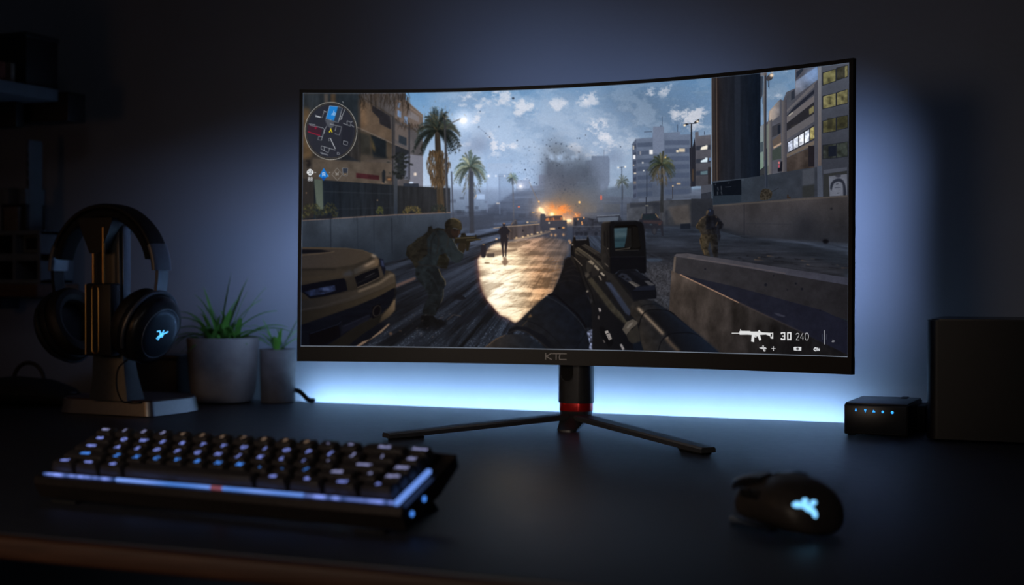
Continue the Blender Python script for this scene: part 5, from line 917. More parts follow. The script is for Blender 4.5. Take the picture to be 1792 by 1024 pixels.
def strip(s0, s1, t0, t1, o0, o1, n):
    rings = []
    for i in range(n+1):
        s = s0+(s1-s0)*i/n; rings.append([mpt(s, t0, o0), mpt(s, t1, o0), mpt(s, t1, o1), mpt(s, t0, o1)])
    return rings
b = MB(); b.loft(strip(-1, 1, T1, 1, -.0015, .0055, 96)); b.loft(strip(-1, S0, T0, T1, -.0015, .0055, 2)); b.loft(strip(S1, 1, T0, T1, -.0015, .0055, 2)); b.build('bezel', M_BEZ, mon)
MB().loft(strip(-1, 1, 0, T0, -.0020, .0060, 96)).build('chin', M_BEZ, mon)
def back(i, j):
    s, t = (-1+2*i)*.996, .004+.992*j; e = max(0, 1-abs(-1+2*i)**2.6)*max(0, 1-abs(2*j-1)**3.2)
    return mpt(s, t, .0052+.036*e**.9)
MB().grid(back, 48, 16, flip=True).build('rear_housing', M_BACK, mon)
# light tape on the back of the housing
for s_ in (-1, 1):
    t = MB(); t.loft([[mpt(s_*.90+d*.006, .12+.76*k/8, .0155+.008), mpt(s_*.90-d*.006, .12+.76*k/8, .0155+.008), mpt(s_*.90-d*.006, .12+.76*k/8, .0185+.008), mpt(s_*.90+d*.006, .12+.76*k/8, .0185+.008)] for k in range(9) for d in (1,)]); t.build('backlight', M_LED2, mon)
t = MB(); t.loft([[mpt(-.78+1.56*k/24, .905, .020), mpt(-.78+1.56*k/24, .925, .019), mpt(-.78+1.56*k/24, .925, .026), mpt(-.78+1.56*k/24, .905, .027)] for k in range(25)]); t.build('backlight', M_LED2, mon)
# lettering K T C on the chin
lg = MB()
def letter(p0, p1, w):
    a, c = Vector(p0), Vector(p1); d = (c-a).normalized(); n = Vector((-d.y, d.x))*w/2
    q = [a+n, c+n, c-n, a-n]
    f = [mpt(-.0625+p.x/MW*2, (.0119+p.y)/MH, -.0024) for p in q]; g = [mpt(-.0625+p.x/MW*2, (.0119+p.y)/MH, -.0019) for p in q]
    lg.loft([f, g])
h_ = .0046; w_ = .0013
letter((-.0150, -h_), (-.0150, h_), w_); letter((-.0148, -.0002), (-.0060, h_), w_); letter((-.0148, .0002), (-.0060, -h_), w_)
letter((-.0050, h_-.0005), (.0060, h_-.0005), w_); letter((.0005, h_), (.0005, -h_), w_)
letter((.0058, h_-.0005), (.0160, h_-.0005), w_); letter((.0065, h_-.0005), (.0050, -.001), w_); letter((.0052, -.0005), (.0056, -h_+.0004), w_); letter((.0052, -h_+.0005), (.0160, -h_+.0005), w_)
lg.build('logo', M_LOGO, mon)
# stand: column, ring, hub, feet
Mi = (Matrix.Translation((mx, my, 0)) @ Matrix.Rotation(MYAW, 4, 'Z')).inverted()
cc = on_y(1008.5, 690, 1.912); CX_, CY_ = cc.x, cc.y
col = rpoly([(-.0252, -.019), (.0252, -.019), (.0252, .019), (-.0252, .019)], .0165, 8)
pill = [(x*.0105-.0075, .060+.020+z) for x, z in [(math.cos(a), .0105*math.sin(a)) for a in np.linspace(PI, 2*PI, 13)]]+[(.003, .135), (-.018, .135)]
bm = bmesh.new()
MB_c = MB().prism(col, .036, .30, M=Mi @ Matrix.Translation((CX_, CY_, 0)), bev=.001)
column = MB_c.build('column', M_STAND, mon)
hole = MB(); R_ = []
pl = [(math.cos(a)*.0092-.0068, math.sin(a)*.0092+.0760) for a in np.linspace(PI, 2*PI, 15)]+[(.0024, .16), (-.0160, .16)]
hole.loft([[(x, -.0194, z) for x, z in pl], [(x, -.0186, z) for x, z in pl]], M=Mi @ Matrix.Translation((CX_, CY_, 0)))
hole.build('cable_slot', M_RUB, mon)
rim = MB().tube([(x, -.0193, z) for x, z in pl[:15]], .0007, 6, M=Mi @ Matrix.Translation((CX_, CY_, 0))); rim.build('slot_rim', M_FOOT, mon)
ring = rpoly([(-.0237, -.0178), (.0237, -.0178), (.0237, .0178), (-.0237, .0178)], .0155, 8)
rg = MB().prism(ring, .0245, .0365, M=Mi @ Matrix.Translation((CX_, CY_, 0)), bev=.0008).build('red_ring', M_RED, mon); rg['label'] = 'glossy red ring at the foot of the column'
hub_t = rpoly([(-.0228, -.0172), (.0228, -.0172), (.0228, .0172), (-.0228, .0172)], .014, 8)
hb = MB(); HM = Mi @ Matrix.Translation((CX_, CY_, 0))
def ringz(sx, sy, dx, dy, z): return [(p[0]*sx+dx, p[1]*sy+dy, z) for p in hub_t]
hb.loft([ringz(.62, .75, .008, -.052, 0), ringz(.66, .85, .007, -.050, .003), ringz(.74, 1.05, .004, -.030, .008), ringz(.86, 1.1, .001, -.012, .013), ringz(1.0, 1.02, 0, -.002, .020), ringz(1.0, 1.0, 0, 0, .0246)], M=HM)
hb.build('hub', M_STAND, mon)
def foot(tip, w_tip, w_root, root, zr, up=.0):
    a, c = Vector(root), Vector(tip); d = (c-a); d.z = 0; d.normalize(); n = Vector((-d.y, d.x, 0))
    rings = []
    for k in range(9):
        t = k/8; p = a.lerp(c, t); w = w_root+(w_tip-w_root)*t; zt = zr+(.0088-zr)*t; zb = max(zt-.0075, .0022)
        q = [(-w, zb), (-w, zt-.0022), (-w*.80, zt), (w*.80, zt), (w, zt-.0022), (w, zb)]
        rings.append([Mi @ (Vector((p.x, p.y, 0))+n*s+Vector((0, 0, z))) for s, z in q])
    f = MB().loft(rings).build('foot', M_FOOT, mon)
    pd = MB(); e = c-d*.03; ang = math.atan2(d.y, d.x)
    pd.box((0, 0, .0012), (.046, w_tip*1.7, .0024), .0008, M=Mi @ Matrix.Translation((e.x, e.y, 0)) @ Matrix.Rotation(ang, 4, 'Z')); pd.build('rubber_pad', M_RUB, f)
tl = on_z(675, 764, .004); tr = on_z(1240, 790, .004)
foot((tl.x, tl.y, 0), .0105, .0130, (CX_-.012, CY_-.016, 0), .0205); foot((tr.x, tr.y, 0), .0105, .0130, (CX_+.014, CY_-.016, 0), .0205)

# ---- keyboard
KX, KY, KZ, KYAW, KTILT, KW, KD = -.9497, 1.0719, .0235, math.radians(-4.1), math.radians(21.0), .4026, .090
kb = thing('keyboard', 'black mechanical keyboard with glowing blue legends and a light strip along its front edge', 'keyboard', (KX, KY, 0), KYAW)
KM = Matrix.Translation((0, 0, KZ)) @ Matrix.Rotation(KTILT, 4, 'X')
c = MB()   # case: side profile in (y, z) pushed along x; floor side stands on the desk
prof = [(0.000, -.0215), (-.003, -.006), (0.0, 0.0), (.0035, .0005), (.004, -.003), (KD+.0035, -.003), (KD+.004, .0012), (KD+.007, 0.0), (KD+.007, -.014), (.060, -.022)]
tl_ = lambda y, z, x: KM @ Vector((x, y, z))
rings = []
for x in (-.004, -.001, KW+.001, KW+.004):
    k = .92 if x in (-.004, KW+.004) else 1
    rings.append([tl_(y, z*k, x) for y, z in prof])
for r in rings:
    for p in r: p.z = max(p.z, .0016)
c.loft(rings); c.build('case', M_CASE, kb)
for x in (KW-.050, .050):
    MB().loft([[(x-.012, y, z), (x+.014, y, z), (x+.014, y2, z), (x-.012, y2, z)] for y, y2, z in ((.052, .090, .0395), (.068, .108, .020), (.094, .130, .0005))]).build('rear_foot', M_RUB, kb)
for x in (.03, KW-.03): MB().box((x, .006, .0012), (.03, .008, .0024), .0005).build('rubber_pad', M_RUB, kb)
MB().box((KW/2-.002, .003+.0020, .0012), (KW-.012, .0026, .0026), .0006, M=KM).build('light_strip', M_STRIP, kb)['label'] = 'blue and white glowing strip along the front edge'
MB().box((.150, .0048, .0015), (.110, .0028, .0030), .0006, M=KM).build('light_strip', M_STRIPL, kb); MB().box((.262, .0048, .0015), (.088, .0028, .0030), .0006, M=KM).build('light_strip', M_STRIPL, kb)
MB().box((.212, .0046, .0016), (.013, .0030, .0030), .0006, M=KM).build('indicator_light', M_STRIPR, kb)['label'] = 'dull red light in the front strip'
MB().box((KW-.0035, KD*.36, .0014), (.0040, KD*.66, .0040), .0008, M=KM).build('light_strip', M_STRIPL, kb)['label'] = 'steady blue strip on the right edge'
for y_, z_ in ((.012, -.012), (.034, -.010)): MB().lathe([(.0024, 0), (.0024, .0006)], 16, M=KM @ Matrix.Translation((KW+.0042, y_, z_)) @ Matrix.Rotation(PI/2, 4, 'Y')).build('side_light', M_GLYPHB, kb)
U, RP = (KW-.016)/16, (KD-.011)/5
rows = [['esc', '1', '2', '3', '4', '5', '6', '7', '8', '9', '0', '-', '=', ('back', 2), 'home'], [('tab', 1.5)]+list('QWERTYUIOP[]')+[('\\', 1.5), 'del'],
        [('caps', 1.75)]+list("ASDFGHJKL;'")+[('enter', 2.25), 'pgup'], [('shift', 2.25)]+list('ZXCVBNM,./')+[('shift', 1.75), '^', 'pgdn'], [('ctrl', 1.25), ('win', 1.25), ('alt', 1.25), ('', 6.25), ('alt', 1.5), ('fn', 1.5), ('ctrl', 1.5), ('>', 1.5)]]
gl_cache = {}
def glyph(txt):
    if txt in gl_cache: return gl_cache[txt]
    cu = bpy.data.curves.new('legend', 'FONT'); cu.body = txt; cu.align_x = 'CENTER'; cu.align_y = 'CENTER'; cu.size = .0082 if len(txt) == 1 else .0066; cu.resolution_u = 3; cu.offset = .00022
    o = bpy.data.objects.new('legend', cu); COL.objects.link(o); dg = bpy.context.evaluated_depsgraph_get()
    me = bpy.data.meshes.new_from_object(o.evaluated_get(dg)); bpy.data.objects.remove(o); bpy.data.curves.remove(cu); gl_cache[txt] = me; me.name = 'legend'
    return me
cap_cache = {}
rk = random.Random(4)
for ri, row in enumerate(rows):
    x = .006; yc = .011+RP*(4-ri)+RP/2
    for ki, k in enumerate(row):
        txt, wu = k if isinstance(k, tuple) else (k, 1.0)
        w = wu*U-.0022; d = RP-.0012; hgt = .0112+(.0012 if ri == 0 else 0)
        key = (wu, ri == 0)
        if key not in cap_cache:
            mb = MB(); bot = rpoly([(-w/2, -d/2), (w/2, -d/2), (w/2, d/2), (-w/2, d/2)], .0012, 2)
            ix = min(.0030, w*.16); top_ = rpoly([(-w/2+ix, -d/2+.0014), (w/2-ix, -d/2+.0014), (w/2-ix, d/2-.0020), (-w/2+ix, d/2-.0020)], .0014, 2)
            mb.prism(bot, 0, hgt, top=top_, bev=.0006, seg=2)
            kc = mb.build('space_bar' if txt == '' else 'keycap', M_CAP, kb); cap_cache[key] = kc.data
        else:
            kc = link(bpy.data.objects.new('keycap', cap_cache[key]), kb)
        kc.matrix_local = KM @ Matrix.Translation((x+wu*U/2, yc, -.0015))
        if txt:
            me = glyph(txt); m = [M_GLYPHO if 3 < ki < 11 else M_GLYPHW, M_GLYPH, M_GLYPH, M_GLYPHB, M_GLYPH][ri]
            if ki >= len(row)-3 and ri < 4: m = M_GLYPHW
            lgd = link(bpy.data.objects.new('legend', me), kc); lgd.matrix_local = Matrix.Translation((0, 0, hgt+.0002)) @ Matrix.Diagonal((1, .95, 1, 1))
            if not me.materials: me.materials.append(m)
            lgd.material_slots[0].link = 'OBJECT'; lgd.material_slots[0].material = m
            lgd['label'] = 'lit legend on the key top'
        x += wu*U

# ---- mouse
tail, nose = on_z(1462, 948), on_z(1306, 915)
ax = (nose-tail); ML = .118; ang = math.radians(137)
ms = thing('mouse', 'black gaming mouse with a glowing blue emblem on its palm rest', 'computer mouse', ((tail.x+nose.x)/2-.004, (tail.y+nose.y)/2+.016, 0), ang); ms.scale = (.90, .90, 1.12)
def msec(x, wl, wr, hz, z0=.0015, flat=.3):
    # cross section across the mouse: wl / wr half widths, hz height
    out = []
    for k in range(28):
        a = 2*PI*k/28; cs, sn = math.cos(a), math.sin(a)
        w = wl if cs > 0 else wr
        y = w*math.copysign(abs(cs)**.75, cs); z = z0+(hz-z0)*(.5+.5*math.copysign(abs(sn)**.8, sn))
        y *= 1-.12*max(0, sn)
        out.append((x, y, z))
    return out
body = MB()
secs = [(-.060, .008, .008, .012, .0060), (-.0585, .018, .018, .020, .003), (-.053, .027, .026, .0275, .0015), (-.042, .034, .032, .0350, .0012), (-.026, .0375, .035, .0405, .0012), (-.008, .037, .034, .0425, .0012), (.010, .0345, .032, .0415, .0012), (.026, .033, .031, .0385, .0012), (.040, .033, .031, .0345, .0015), (.048, .031, .030, .0300, .003), (.052, .026, .026, .0250, .008)]
body.loft([msec(*s) for s in secs])
shell = body.build('shell', M_MOUSE, ms, angle=60)
sub = shell.modifiers.new('smooth', 'SUBSURF'); sub.levels = 1; sub.render_levels = 2
for sg, nm in ((1, 'left_button'), (-1, 'right_button')):
    bt = MB(); rg_ = []
    for x, wo, z1, th in ((.008, .0285, .0412, .003), (.022, .0290, .0404, .005), (.040, .0285, .0378, .0065), (.056, .0265, .0342, .0065), (.0645, .0225, .0312, .0050), (.0665, .0195, .0298, .0030)):
        wi = .0035
        rg_.append([(x, sg*wi, z1), (x, sg*(wi+wo)*.5, z1+.0008), (x, sg*wo*.93, z1-.0014), (x, sg*wo, z1-.004), (x, sg*wo*.97, z1-th-.003), (x, sg*(wi+wo)*.5, z1-th), (x, sg*wi, z1-th)])
    bt.loft(rg_); o = bt.build(nm, M_BLK2, ms, angle=50)
MB().lathe([(.0070, -.003), (.0092, -.0024), (.0096, 0), (.0092, .0024), (.0070, .003)], 28, M=Matrix.Translation((.034, 0, .0298)) @ Matrix.Rotation(PI/2, 4, 'X')).build('scroll_wheel', M_RUB, ms)
MB().box((.006, 0, .0402), (.014, .0045, .003), .001).build('mode_button', M_BLK, ms)
for x in (.004, .022): MB().box((x, .0335, .0265), (.016, .004, .007), .0015, 2).build('thumb_button', M_BLK, ms)
fl = MB(); fl.loft([[(x, w, .0012), (x, w+.004, .0035), (x, w, .006), (x, w-.008, .005), (x, w-.008, .0015)] for x, w in ((-.02, .034), (.0, .0375), (.025, .0375), (.045, .034), (.052, .029))]); fl.build('thumb_rest', M_BLK, ms)
dgm = bpy.context.evaluated_depsgraph_get(); evm = shell.evaluated_get(dgm); tmp = evm.to_mesh()
tree = BVHTree.FromPolygons([v.co.copy() for v in tmp.vertices], [tuple(p.vertices) for p in tmp.polygons]); evm.to_mesh_clear()
MWm = Matrix.Translation(ms.location) @ Matrix.Rotation(ang, 4, 'Z') @ Matrix.Diagonal((.90, .90, 1.12, 1)); MWi = MWm.inverted()
# emblem: a few rounded lobes laid on the palm rest, seen from above and behind
ctr_w = at_depth(1411, 886, 1.0)
o_l = MWi @ Vector(_e); d_l = (MWi.to_3x3() @ Vector(ray(1411, 886))).normalized()
hit, nrm, _, _ = tree.ray_cast(o_l, d_l)
eb = MB()
if hit:
    upv = Vector((0, 0, 1)); tx = upv.cross(nrm).normalized(); ty = nrm.cross(tx)
    def lobe(cx, cy, rx, ry, rot):
        pts = []
        for k in range(20):
            a = 2*PI*k/20; px_, py_ = rx*math.cos(a), ry*math.sin(a)
            q = hit+tx*(cx+px_*math.cos(rot)-py_*math.sin(rot))+ty*(cy+px_*math.sin(rot)+py_*math.cos(rot))
            h2, n2, _, _ = tree.ray_cast(q+nrm*.02, -nrm)
            pts.append((h2+n2*.0004) if h2 else q)
        cpt = sum(pts, Vector())/len(pts); h3, n3, _, _ = tree.ray_cast(cpt+nrm*.02, -nrm); cpt = (h3+n3*.0005) if h3 else cpt
        eb.add(pts+[cpt], [(i, (i+1) % 20, 20) for i in range(20)])
    kx = 1.0/5.69*.00047
    for cx, cy, rx, ry, rot in ((1003, 460, 62, 34, -.2), (1085, 430, 40, 34, .6), (1175, 448, 46, 28, .5), (1108, 500, 66, 42, -.5), (1165, 545, 52, 34, -1.1), (1060, 475, 46, 30, 0)):
        lobe((cx-1090)*kx, -(cy-482)*kx, rx*kx*.92, ry*kx*.92, rot)
eb.build('emblem', M_MLOGO, ms, fix=True)

# ---- headphone stand
HC = at_depth(190, 570, 2.24); hx, hy = HC.x, HC.y
hs = thing('headphone_stand', 'headphone stand with metal rimmed base and brass trimmed post under the black headphones', 'headphone stand', (hx, hy, 0), 0)
L2 = lambda p: (p.x-hx, p.y-hy)
A_, B_ = on_z(84, 722), on_z(263, 731)
bA = (A_.x-hx, A_.y-hy); bB = (B_.x-hx, B_.y-hy); bC = (bB[0]+.012, bB[1]+.165); bD = (bA[0]+.012, bA[1]+.165)
out0 = rpoly([bA, bB, bC, bD], [.045, .012, .075, .075], 10)
def scl(P, k, cx=None):
    cx = sum(p[0] for p in P)/len(P); cy = sum(p[1] for p in P)/len(P); return [(cx+(p[0]-cx)*k, cy+(p[1]-cy)*k) for p in P]
MB().prism(out0, .0012, .0225, top=scl(out0, .962), bev=.0012, seg=2).build('base', M_BASE, hs)['label'] = 'brushed metal rim of the base'
MB().prism(scl(out0, .93), 0, .0015).build('base_pad', M_RUB, hs)
MB().prism(scl(out0, .935), .0222, .0245, bev=.0008).build('base_top', M_BROWN, hs)['label'] = 'dark brown leather inlay of the base'
pb = MB(); pz = [(.0240, .074, .044, .016), (.060, .064, .034, .013), (.11, .056, .026, .008), (.20, .054, .026, .006), (.292, .052, .026, .004)]
pb.loft([[(x_+dx, y_, z) for x_, y_ in rpoly([(-w/2, -d/2), (w/2, -d/2), (w/2, d/2), (-w/2, d/2)], .002, 2)] for z, w, d, dx in pz]); pb.build('post', M_STAND, hs)
MB().box((.031+.004, 0, .20), (.0016, .018, .19), .0005).build('lit_side_plate', M_SLIDE, hs)['label'] = 'pale grey plate coloured as the lit right face of the post'  # pale plate puts the bluish light on the post's right face into colour
fp = MB().box((.014, -.030, .150), (.048, .024, .112), .003); fp.build('front_panel', M_BLK, hs)
sl = [(.0062*math.cos(a)+.009, .0062*math.sin(a)+.046) for a in np.linspace(0, PI, 10)]+[(.0062*math.cos(a)+.009, .0062*math.sin(a)-.046) for a in np.linspace(PI, 2*PI, 10)]
MB().tube([(x, -.0424, .150+z) for x, z in sl], .00125, 8, closed=True).build('brass_outline', M_GOLD, hs)['label'] = 'thin brass outline of a tall slot'
MB().tube([(-.0095, -.0422, .096), (-.0095, -.0422, .204)], .0011, 8).build('brass_line', M_GOLD, hs)
for x, y in ((-.006, -.028), (.018, -.034)): MB().tube([(x, y, .200), (x, y, .292)], .0026, 12).build('brass_rod', M_GOLD, hs)
cr = MB(); cr.loft([[(x*k+.002, y, z) for x, y in ((-.030, -.036), (.034, -.036), (.034, .020), (-.030, .020))] for z, k in ((.252, .30), (.285, .80), (.3015, 1.0), (.3068, .98))]); cr.build('cradle', M_BLK, hs)

# ---- headphones on the stand
hp = thing('headphones', 'black over ear headphones with a lit emblem hanging on the stand', 'headphones', (hx, hy, .0), math.radians(-6))
AZ, AA, AB = .222, .110, .104
def arc(a, ka=0.0, dz=0.0): return Vector(((AA+ka)*math.cos(a), 0, AZ+(AB+ka)*math.sin(a)+dz))
def band(r0, r1, wy, a0, a1, n=40, rd=.3):
    rings = []
    for i in range(n+1):
        a = a0+(a1-a0)*i/n; p0, p1 = arc(a, r0), arc(a, r1); m_ = p0.lerp(p1, .5); d = (p1-p0)*.5; rg_ = []
        for k in range(16):
            q = 2*PI*k/16; cs, sn = math.cos(q), math.sin(q)
            rg_.append(m_+Vector((0, 1, 0))*(wy/2*math.copysign(abs(cs)**.5, cs))+d*math.copysign(abs(sn)**.7, sn))
        rings.append(rg_)
    return MB().loft(rings)
band(-.004, .0045, .036, math.radians(6), math.radians(174)).build('headband', M_LEATH, hp)
band(-.0185, -.0035, .034, math.radians(14), math.radians(166)).build('headband_cushion', M_FAB, hp)
for sg in (1, -1):
    a0, a1 = (math.radians(2), math.radians(24)) if sg > 0 else (math.radians(178), math.radians(156))
    band(-.0055, .0062, .0385, a0, a1, 10).build('slider', M_SLIDE, hp)['label'] = 'grey metal end cap of the headband'
    TB = math.radians(20)
    cM = Matrix.Translation((sg*.079, -.004, .141)) @ Matrix.Rotation(sg*TB, 4, 'Y') @ Matrix.Rotation(sg*PI/2, 4, 'Y')
    # lathe axis z -> outward; the y axis of the lathe is front to back, x is vertical
    cup = MB().lathe([(.046, -.004), (.053, -.002), (.0545, .004), (.0530, .010), (.0500, .0125), (.0500, .0150), (.0520, .0165), (.0520, .0215), (.0500, .0265), (.0465, .0300), (.0405, .0330), (.0375, .0345)], 56, M=cM, sx=1.06, sy=1.0).build('ear_cup', M_BLK2, hp)
    MB().lathe([(.030, -.004), (.030, -.012), (.033, -.0195), (.040, -.0235), (.048, -.0225), (.0525, -.016), (.0530, -.008), (.050, -.002)], 48, M=cM, sx=1.06, sy=1.0, cap0=True, cap1=False).build('ear_cushion', M_LEATH, cup)
    MB().lathe([(.0375, .0340), (.0360, .0352), (.028, .0360), (.012, .0365), (.002, .0366)], 56, M=cM, sx=1.06, sy=1.0).build('cap', M_PLATE, cup)['label'] = 'smooth blue grey plate on the outside of the cup'
    MB().tube([cM @ Vector((.0372*1.06*math.cos(a), .0372*math.sin(a), .0345)) for a in np.linspace(0, 2*PI, 56, endpoint=False)], .0010, 8, closed=True).build('cap_ring', M_SLIDE, cup)
    if sg > 0:
        em = MB(); k = .00088*140/843*.98
        def e_str(P, w0, w1):
            P = [Vector((x, y)) for x, y in P]; n_ = len(P); Lf = []; Rt = []
            for i in range(n_):
                d = (P[min(i+1, n_-1)]-P[max(i-1, 0)]).normalized(); nn = Vector((-d.y, d.x)); w = w0+(w1-w0)*i/(n_-1)
                Lf.append(P[i]+nn*w/2); Rt.append(P[i]-nn*w/2)
            for i in range(n_-1):
                qd = [Lf[i], Lf[i+1], Rt[i+1], Rt[i]]
                em.loft([[cM @ Vector(((p.y-645)*k, (p.x-532)*k*1.4, .0370)) for p in qd], [cM @ Vector(((p.y-645)*k, (p.x-532)*k*1.4, .0364)) for p in qd]])
        e_str([(478, 615), (505, 608), (520, 640), (532, 655)], 13, 11); e_str([(600, 620), (575, 635), (545, 648), (528, 660)], 12, 16); e_str([(550, 602), (542, 630), (530, 650)], 10, 12); e_str([(530, 650), (508, 672), (492, 698)], 15, 9); e_str([(540, 655), (522, 685), (510, 712)], 14, 8); e_str([(540, 640), (552, 665), (545, 685)], 14, 8)
        em.build('emblem', M_ICE, cup)['label'] = 'small glowing blue emblem'
    yk = MB(); ya = arc(a0, .001); ypts = [ya, ya+Vector((-sg*.001, 0, -.016)), ya+Vector((-sg*.004, 0, -.034))]
    yk.loft([[p+Vector((sg*dx, dy, 0)) for dx, dy in ((.0035, -.011), (.0035, .011), (-.0025, .011), (-.0025, -.011))] for p in ypts])
    yk.tube([cM @ Vector((.0555*1.06*math.cos(a), .0555*math.sin(a), .012)) for a in np.linspace(PI-2.1 if sg < 0 else PI-2.1, PI+2.1, 36)], .0032, 8)
    yk.build('yoke', M_SLIDE if sg > 0 else M_BLK, hp)
cp = [Vector((.052, -.012, .088)), Vector((.050, -.030, .075)), Vector((.066, -.050, .050)), Vector((.086, -.060, .030)), Vector((.090, -.050, .0262)), Vector((.105, -.055, .0262)), Vector((.112, -.045, .0262)), Vector((.098, -.035, .0262))]
MB().tube(bez(cp, 8), .0013, 8).build('cable', M_RUB, hp)

# ---- plants
def leaf_blade(mb, base, az, length, rise, droop, w, seg=10, fold=.25):
    dirv = Vector((math.cos(az), math.sin(az), 0)); side = Vector((-math.sin(az), math.cos(az), 0)); rows_ = []
    for i in range(seg+1):
        t = i/seg; rr_ = length*(math.cos(rise)*t+droop*.35*t*t); zz = length*(math.sin(rise)*t-droop*t*t*t)
        ww = w*(.55+.9*t-1.45*t**2.2)*.9 if t < 1 else 0; ww = max(ww, .0002)
        p = base+dirv*rr_+Vector((0, 0, zz)); rows_.append((p, ww))
    vs = []
    for p, ww in rows_: vs += [p-side*ww+Vector((0, 0, ww*fold)), p, p+side*ww+Vector((0, 0, ww*fold)), p-Vector((0, 0, .0006))]
    fs = []
    for i in range(seg):
        a = i*4; b2 = a+4
        fs += [(a, a+1, b2+1, b2), (a+1, a+2, b2+2, b2+1), (a+2, a+3, b2+3, b2+2), (a+3, a, b2, b2+3)]
    fs += [(3, 2, 1, 0), tuple(seg*4+i for i in range(4))]
    mb.add(vs, fs)
c1 = on_z(391, 706, 0); P1 = Vector((on_y(390, 650, 2.070).x, 2.070, 0))
pl1 = thing('potted_plant', 'spiky green plant in the wide pale concrete pot beside the headphone stand', 'potted plant', tuple(P1), 0, )
MB().lathe([(.044, 0), (.050, .003), (.0550, .018), (.0580, .045), (.0610, .104), (.0618, .1105), (.0610, .1120), (.0565, .1120), (.055, .100), (.040, .098)], 56).build('pot', M_POT1, pl1)
MB().lathe([(.0535, .0955), (.03, .0985), (.004, .0995)], 40).build('soil', M_SOIL, pl1)
rl = random.Random(11); lf = MB()
spec = [(.55, 1.25, .135, .08), (.2, 1.1, .13, .12), (3.05, 1.2, .12, .2), (.45, 1.42, .135, .05), (.1, 1.30, .110, .12), (-.2, 1.2, .105, .15), (.3, 1.0, .12, .18), (.0, .82, .125, .25), (-.35, .62, .115, .3), (.25, .55, .12, .35), (.15, .42, .10, .4),
        (2.9, 1.35, .115, .10), (3.2, 1.05, .095, .25), (2.75, .95, .115, .32), (3.35, .85, .125, .42), (3.0, .72, .110, .5), (3.5, .55, .11, .55), (2.6, .5, .10, .5), (3.1, .35, .085, .5)]
for az, ri_, ln_, dr in spec: leaf_blade(lf, Vector((rl.uniform(-.014, .014), rl.uniform(-.014, .014), .098)), az+.40, ln_, ri_, dr, .0098)
for i in range(44):
    az = rl.uniform(0, 2*PI); leaf_blade(lf, Vector((rl.uniform(-.022, .022), rl.uniform(-.022, .022), .098)), az, rl.uniform(.055, .10)*(0.72 if math.sin(az) > .3 else 1), rl.uniform(.4, 1.35), rl.uniform(.1, .6), rl.uniform(.006, .0095))
lf.build('foliage', M_LEAF, pl1)
c2 = on_z(485, 702, 0); P2 = Vector((on_y(486, 650, 2.104).x, 2.104, 0))
pl2 = thing('potted_plant', 'small thin leaved plant in the narrow dark grey pot next to the monitor', 'potted plant', tuple(P2), 0)
MB().lathe([(.0275, 0), (.0295, .0015), (.0300, .045), (.0312, .0900), (.0312, .0920), (.0285, .0920), (.0278, .085), (.02, .084)], 48).build('pot', M_POT2, pl2)
MB().lathe([(.028, .0835), (.015, .086), (.002, .0865)], 32).build('soil', M_SOIL, pl2)
lf = MB()
for az, ri_, ln_, dr in [(.35, 1.15, .075, .05), (.15, .95, .068, .15), (.5, .75, .055, .2), (3.0, 1.25, .070, .1), (3.3, 1.05, .085, .3), (3.1, .75, .075, .4), (2.8, .95, .060, .25), (1.2, 1.3, .05, .1), (4.6, 1.1, .05, .3), (3.6, 1.35, .055, .1), (.0, 1.35, .05, .1)]:
    leaf_blade(lf, Vector((rl.uniform(-.008, .008), rl.uniform(-.008, .008), .085)), az+.40, ln_, ri_, dr, .0072)
lf.build('foliage', M_LEAF2, pl2)
# small cable behind the small pot
cab = [on_y(x, y, Y) for x, y, Y in ((506, 690, 2.128), (514, 684, 2.124), (522, 684, 2.118), (530, 690, 2.114), (537, 698, 2.112), (543, 701, 2.116), (549, 702, 2.124))]
for v in cab: v.z = max(v.z, .0042)
cb = MB().tube(bez(cab, 8), .0040, 10).build('power_cable', M_RUB)
tag(cb, 'short black cable lying behind the small dark pot', 'cable')

# ---- router and small box, right
r0, r1 = on_z(1477, 762), on_z(1589, 767); RW, RD, RH = (r1-r0).length, .125, .0445
ro = thing('network_router', 'small black router with a row of five blue indicator lights', 'router', tuple(r0.lerp(r1, .5)), math.atan2(r1.y-r0.y, r1.x-r0.x))
MB().box((0, RD/2, .0225), (RW, RD, .041), .002, 3).build('housing', M_BLK, ro); MB().box((0, RD/2, .0433), (RW*.97, RD*.97, .003), .0012).build('lid', M_BLK2, ro)
MB().box((0, -.0004, .023), (RW*.95, .002, .036), .0006).build('front_plate', M_BLK2, ro)
for k, x in enumerate((221, 284, 341, 400, 463)):
    lx_ = ((x-140)/425-.5)*RW; lz_ = .0352-(.0004*k)
    b_ = MB(); Mx = Matrix.Translation((lx_, -.0016, lz_)) @ Matrix.Rotation(PI/2, 4, 'X')
    if k == 0: b_.box((0, .0012, 0), (.0020, .0012, .0006), 0, M=Mx); b_.box((0, -.0008, 0), (.0022, .0016, .0006), 0, M=Mx)
    elif k == 1: b_.box((0, .0010, 0), (.0028, .0014, .0006), 0, M=Mx); b_.box((0, -.0008, 0), (.0012, .0024, .0006), 0, M=Mx)
    elif k == 2: b_.prism([(-.0018, -.0014), (.0020, -.0014), (.0012, .0004), (-.0008, .0016)], -.0003, .0003, M=Mx)
    else: b_.lathe([(.0016 if k == 3 else .0019, -.0003), (.0016 if k == 3 else .0019, .0003)], 14, M=Mx)
    b_.build('indicator_light', M_LEDB, ro)
for x in (-.034, .034): MB().box((x, .012, .0008), (.01, .008, .0016), .0003).build('rubber_foot', M_RUB, ro)
p0 = on_z(1594, 760, 0); sb = thing('adapter_box', 'plain small black box tucked behind the router on its right', 'adapter', (p0.x+.002, p0.y+.055, 0), 0)
MB().box((0, 0, .0185), (.030, .06, .037), .003, 3).build('housing', M_BLK, sb); MB().box((-.004, -.0302, .020), (.012, .001, .016), .0003).build('face_plate', M_BLK2, sb)
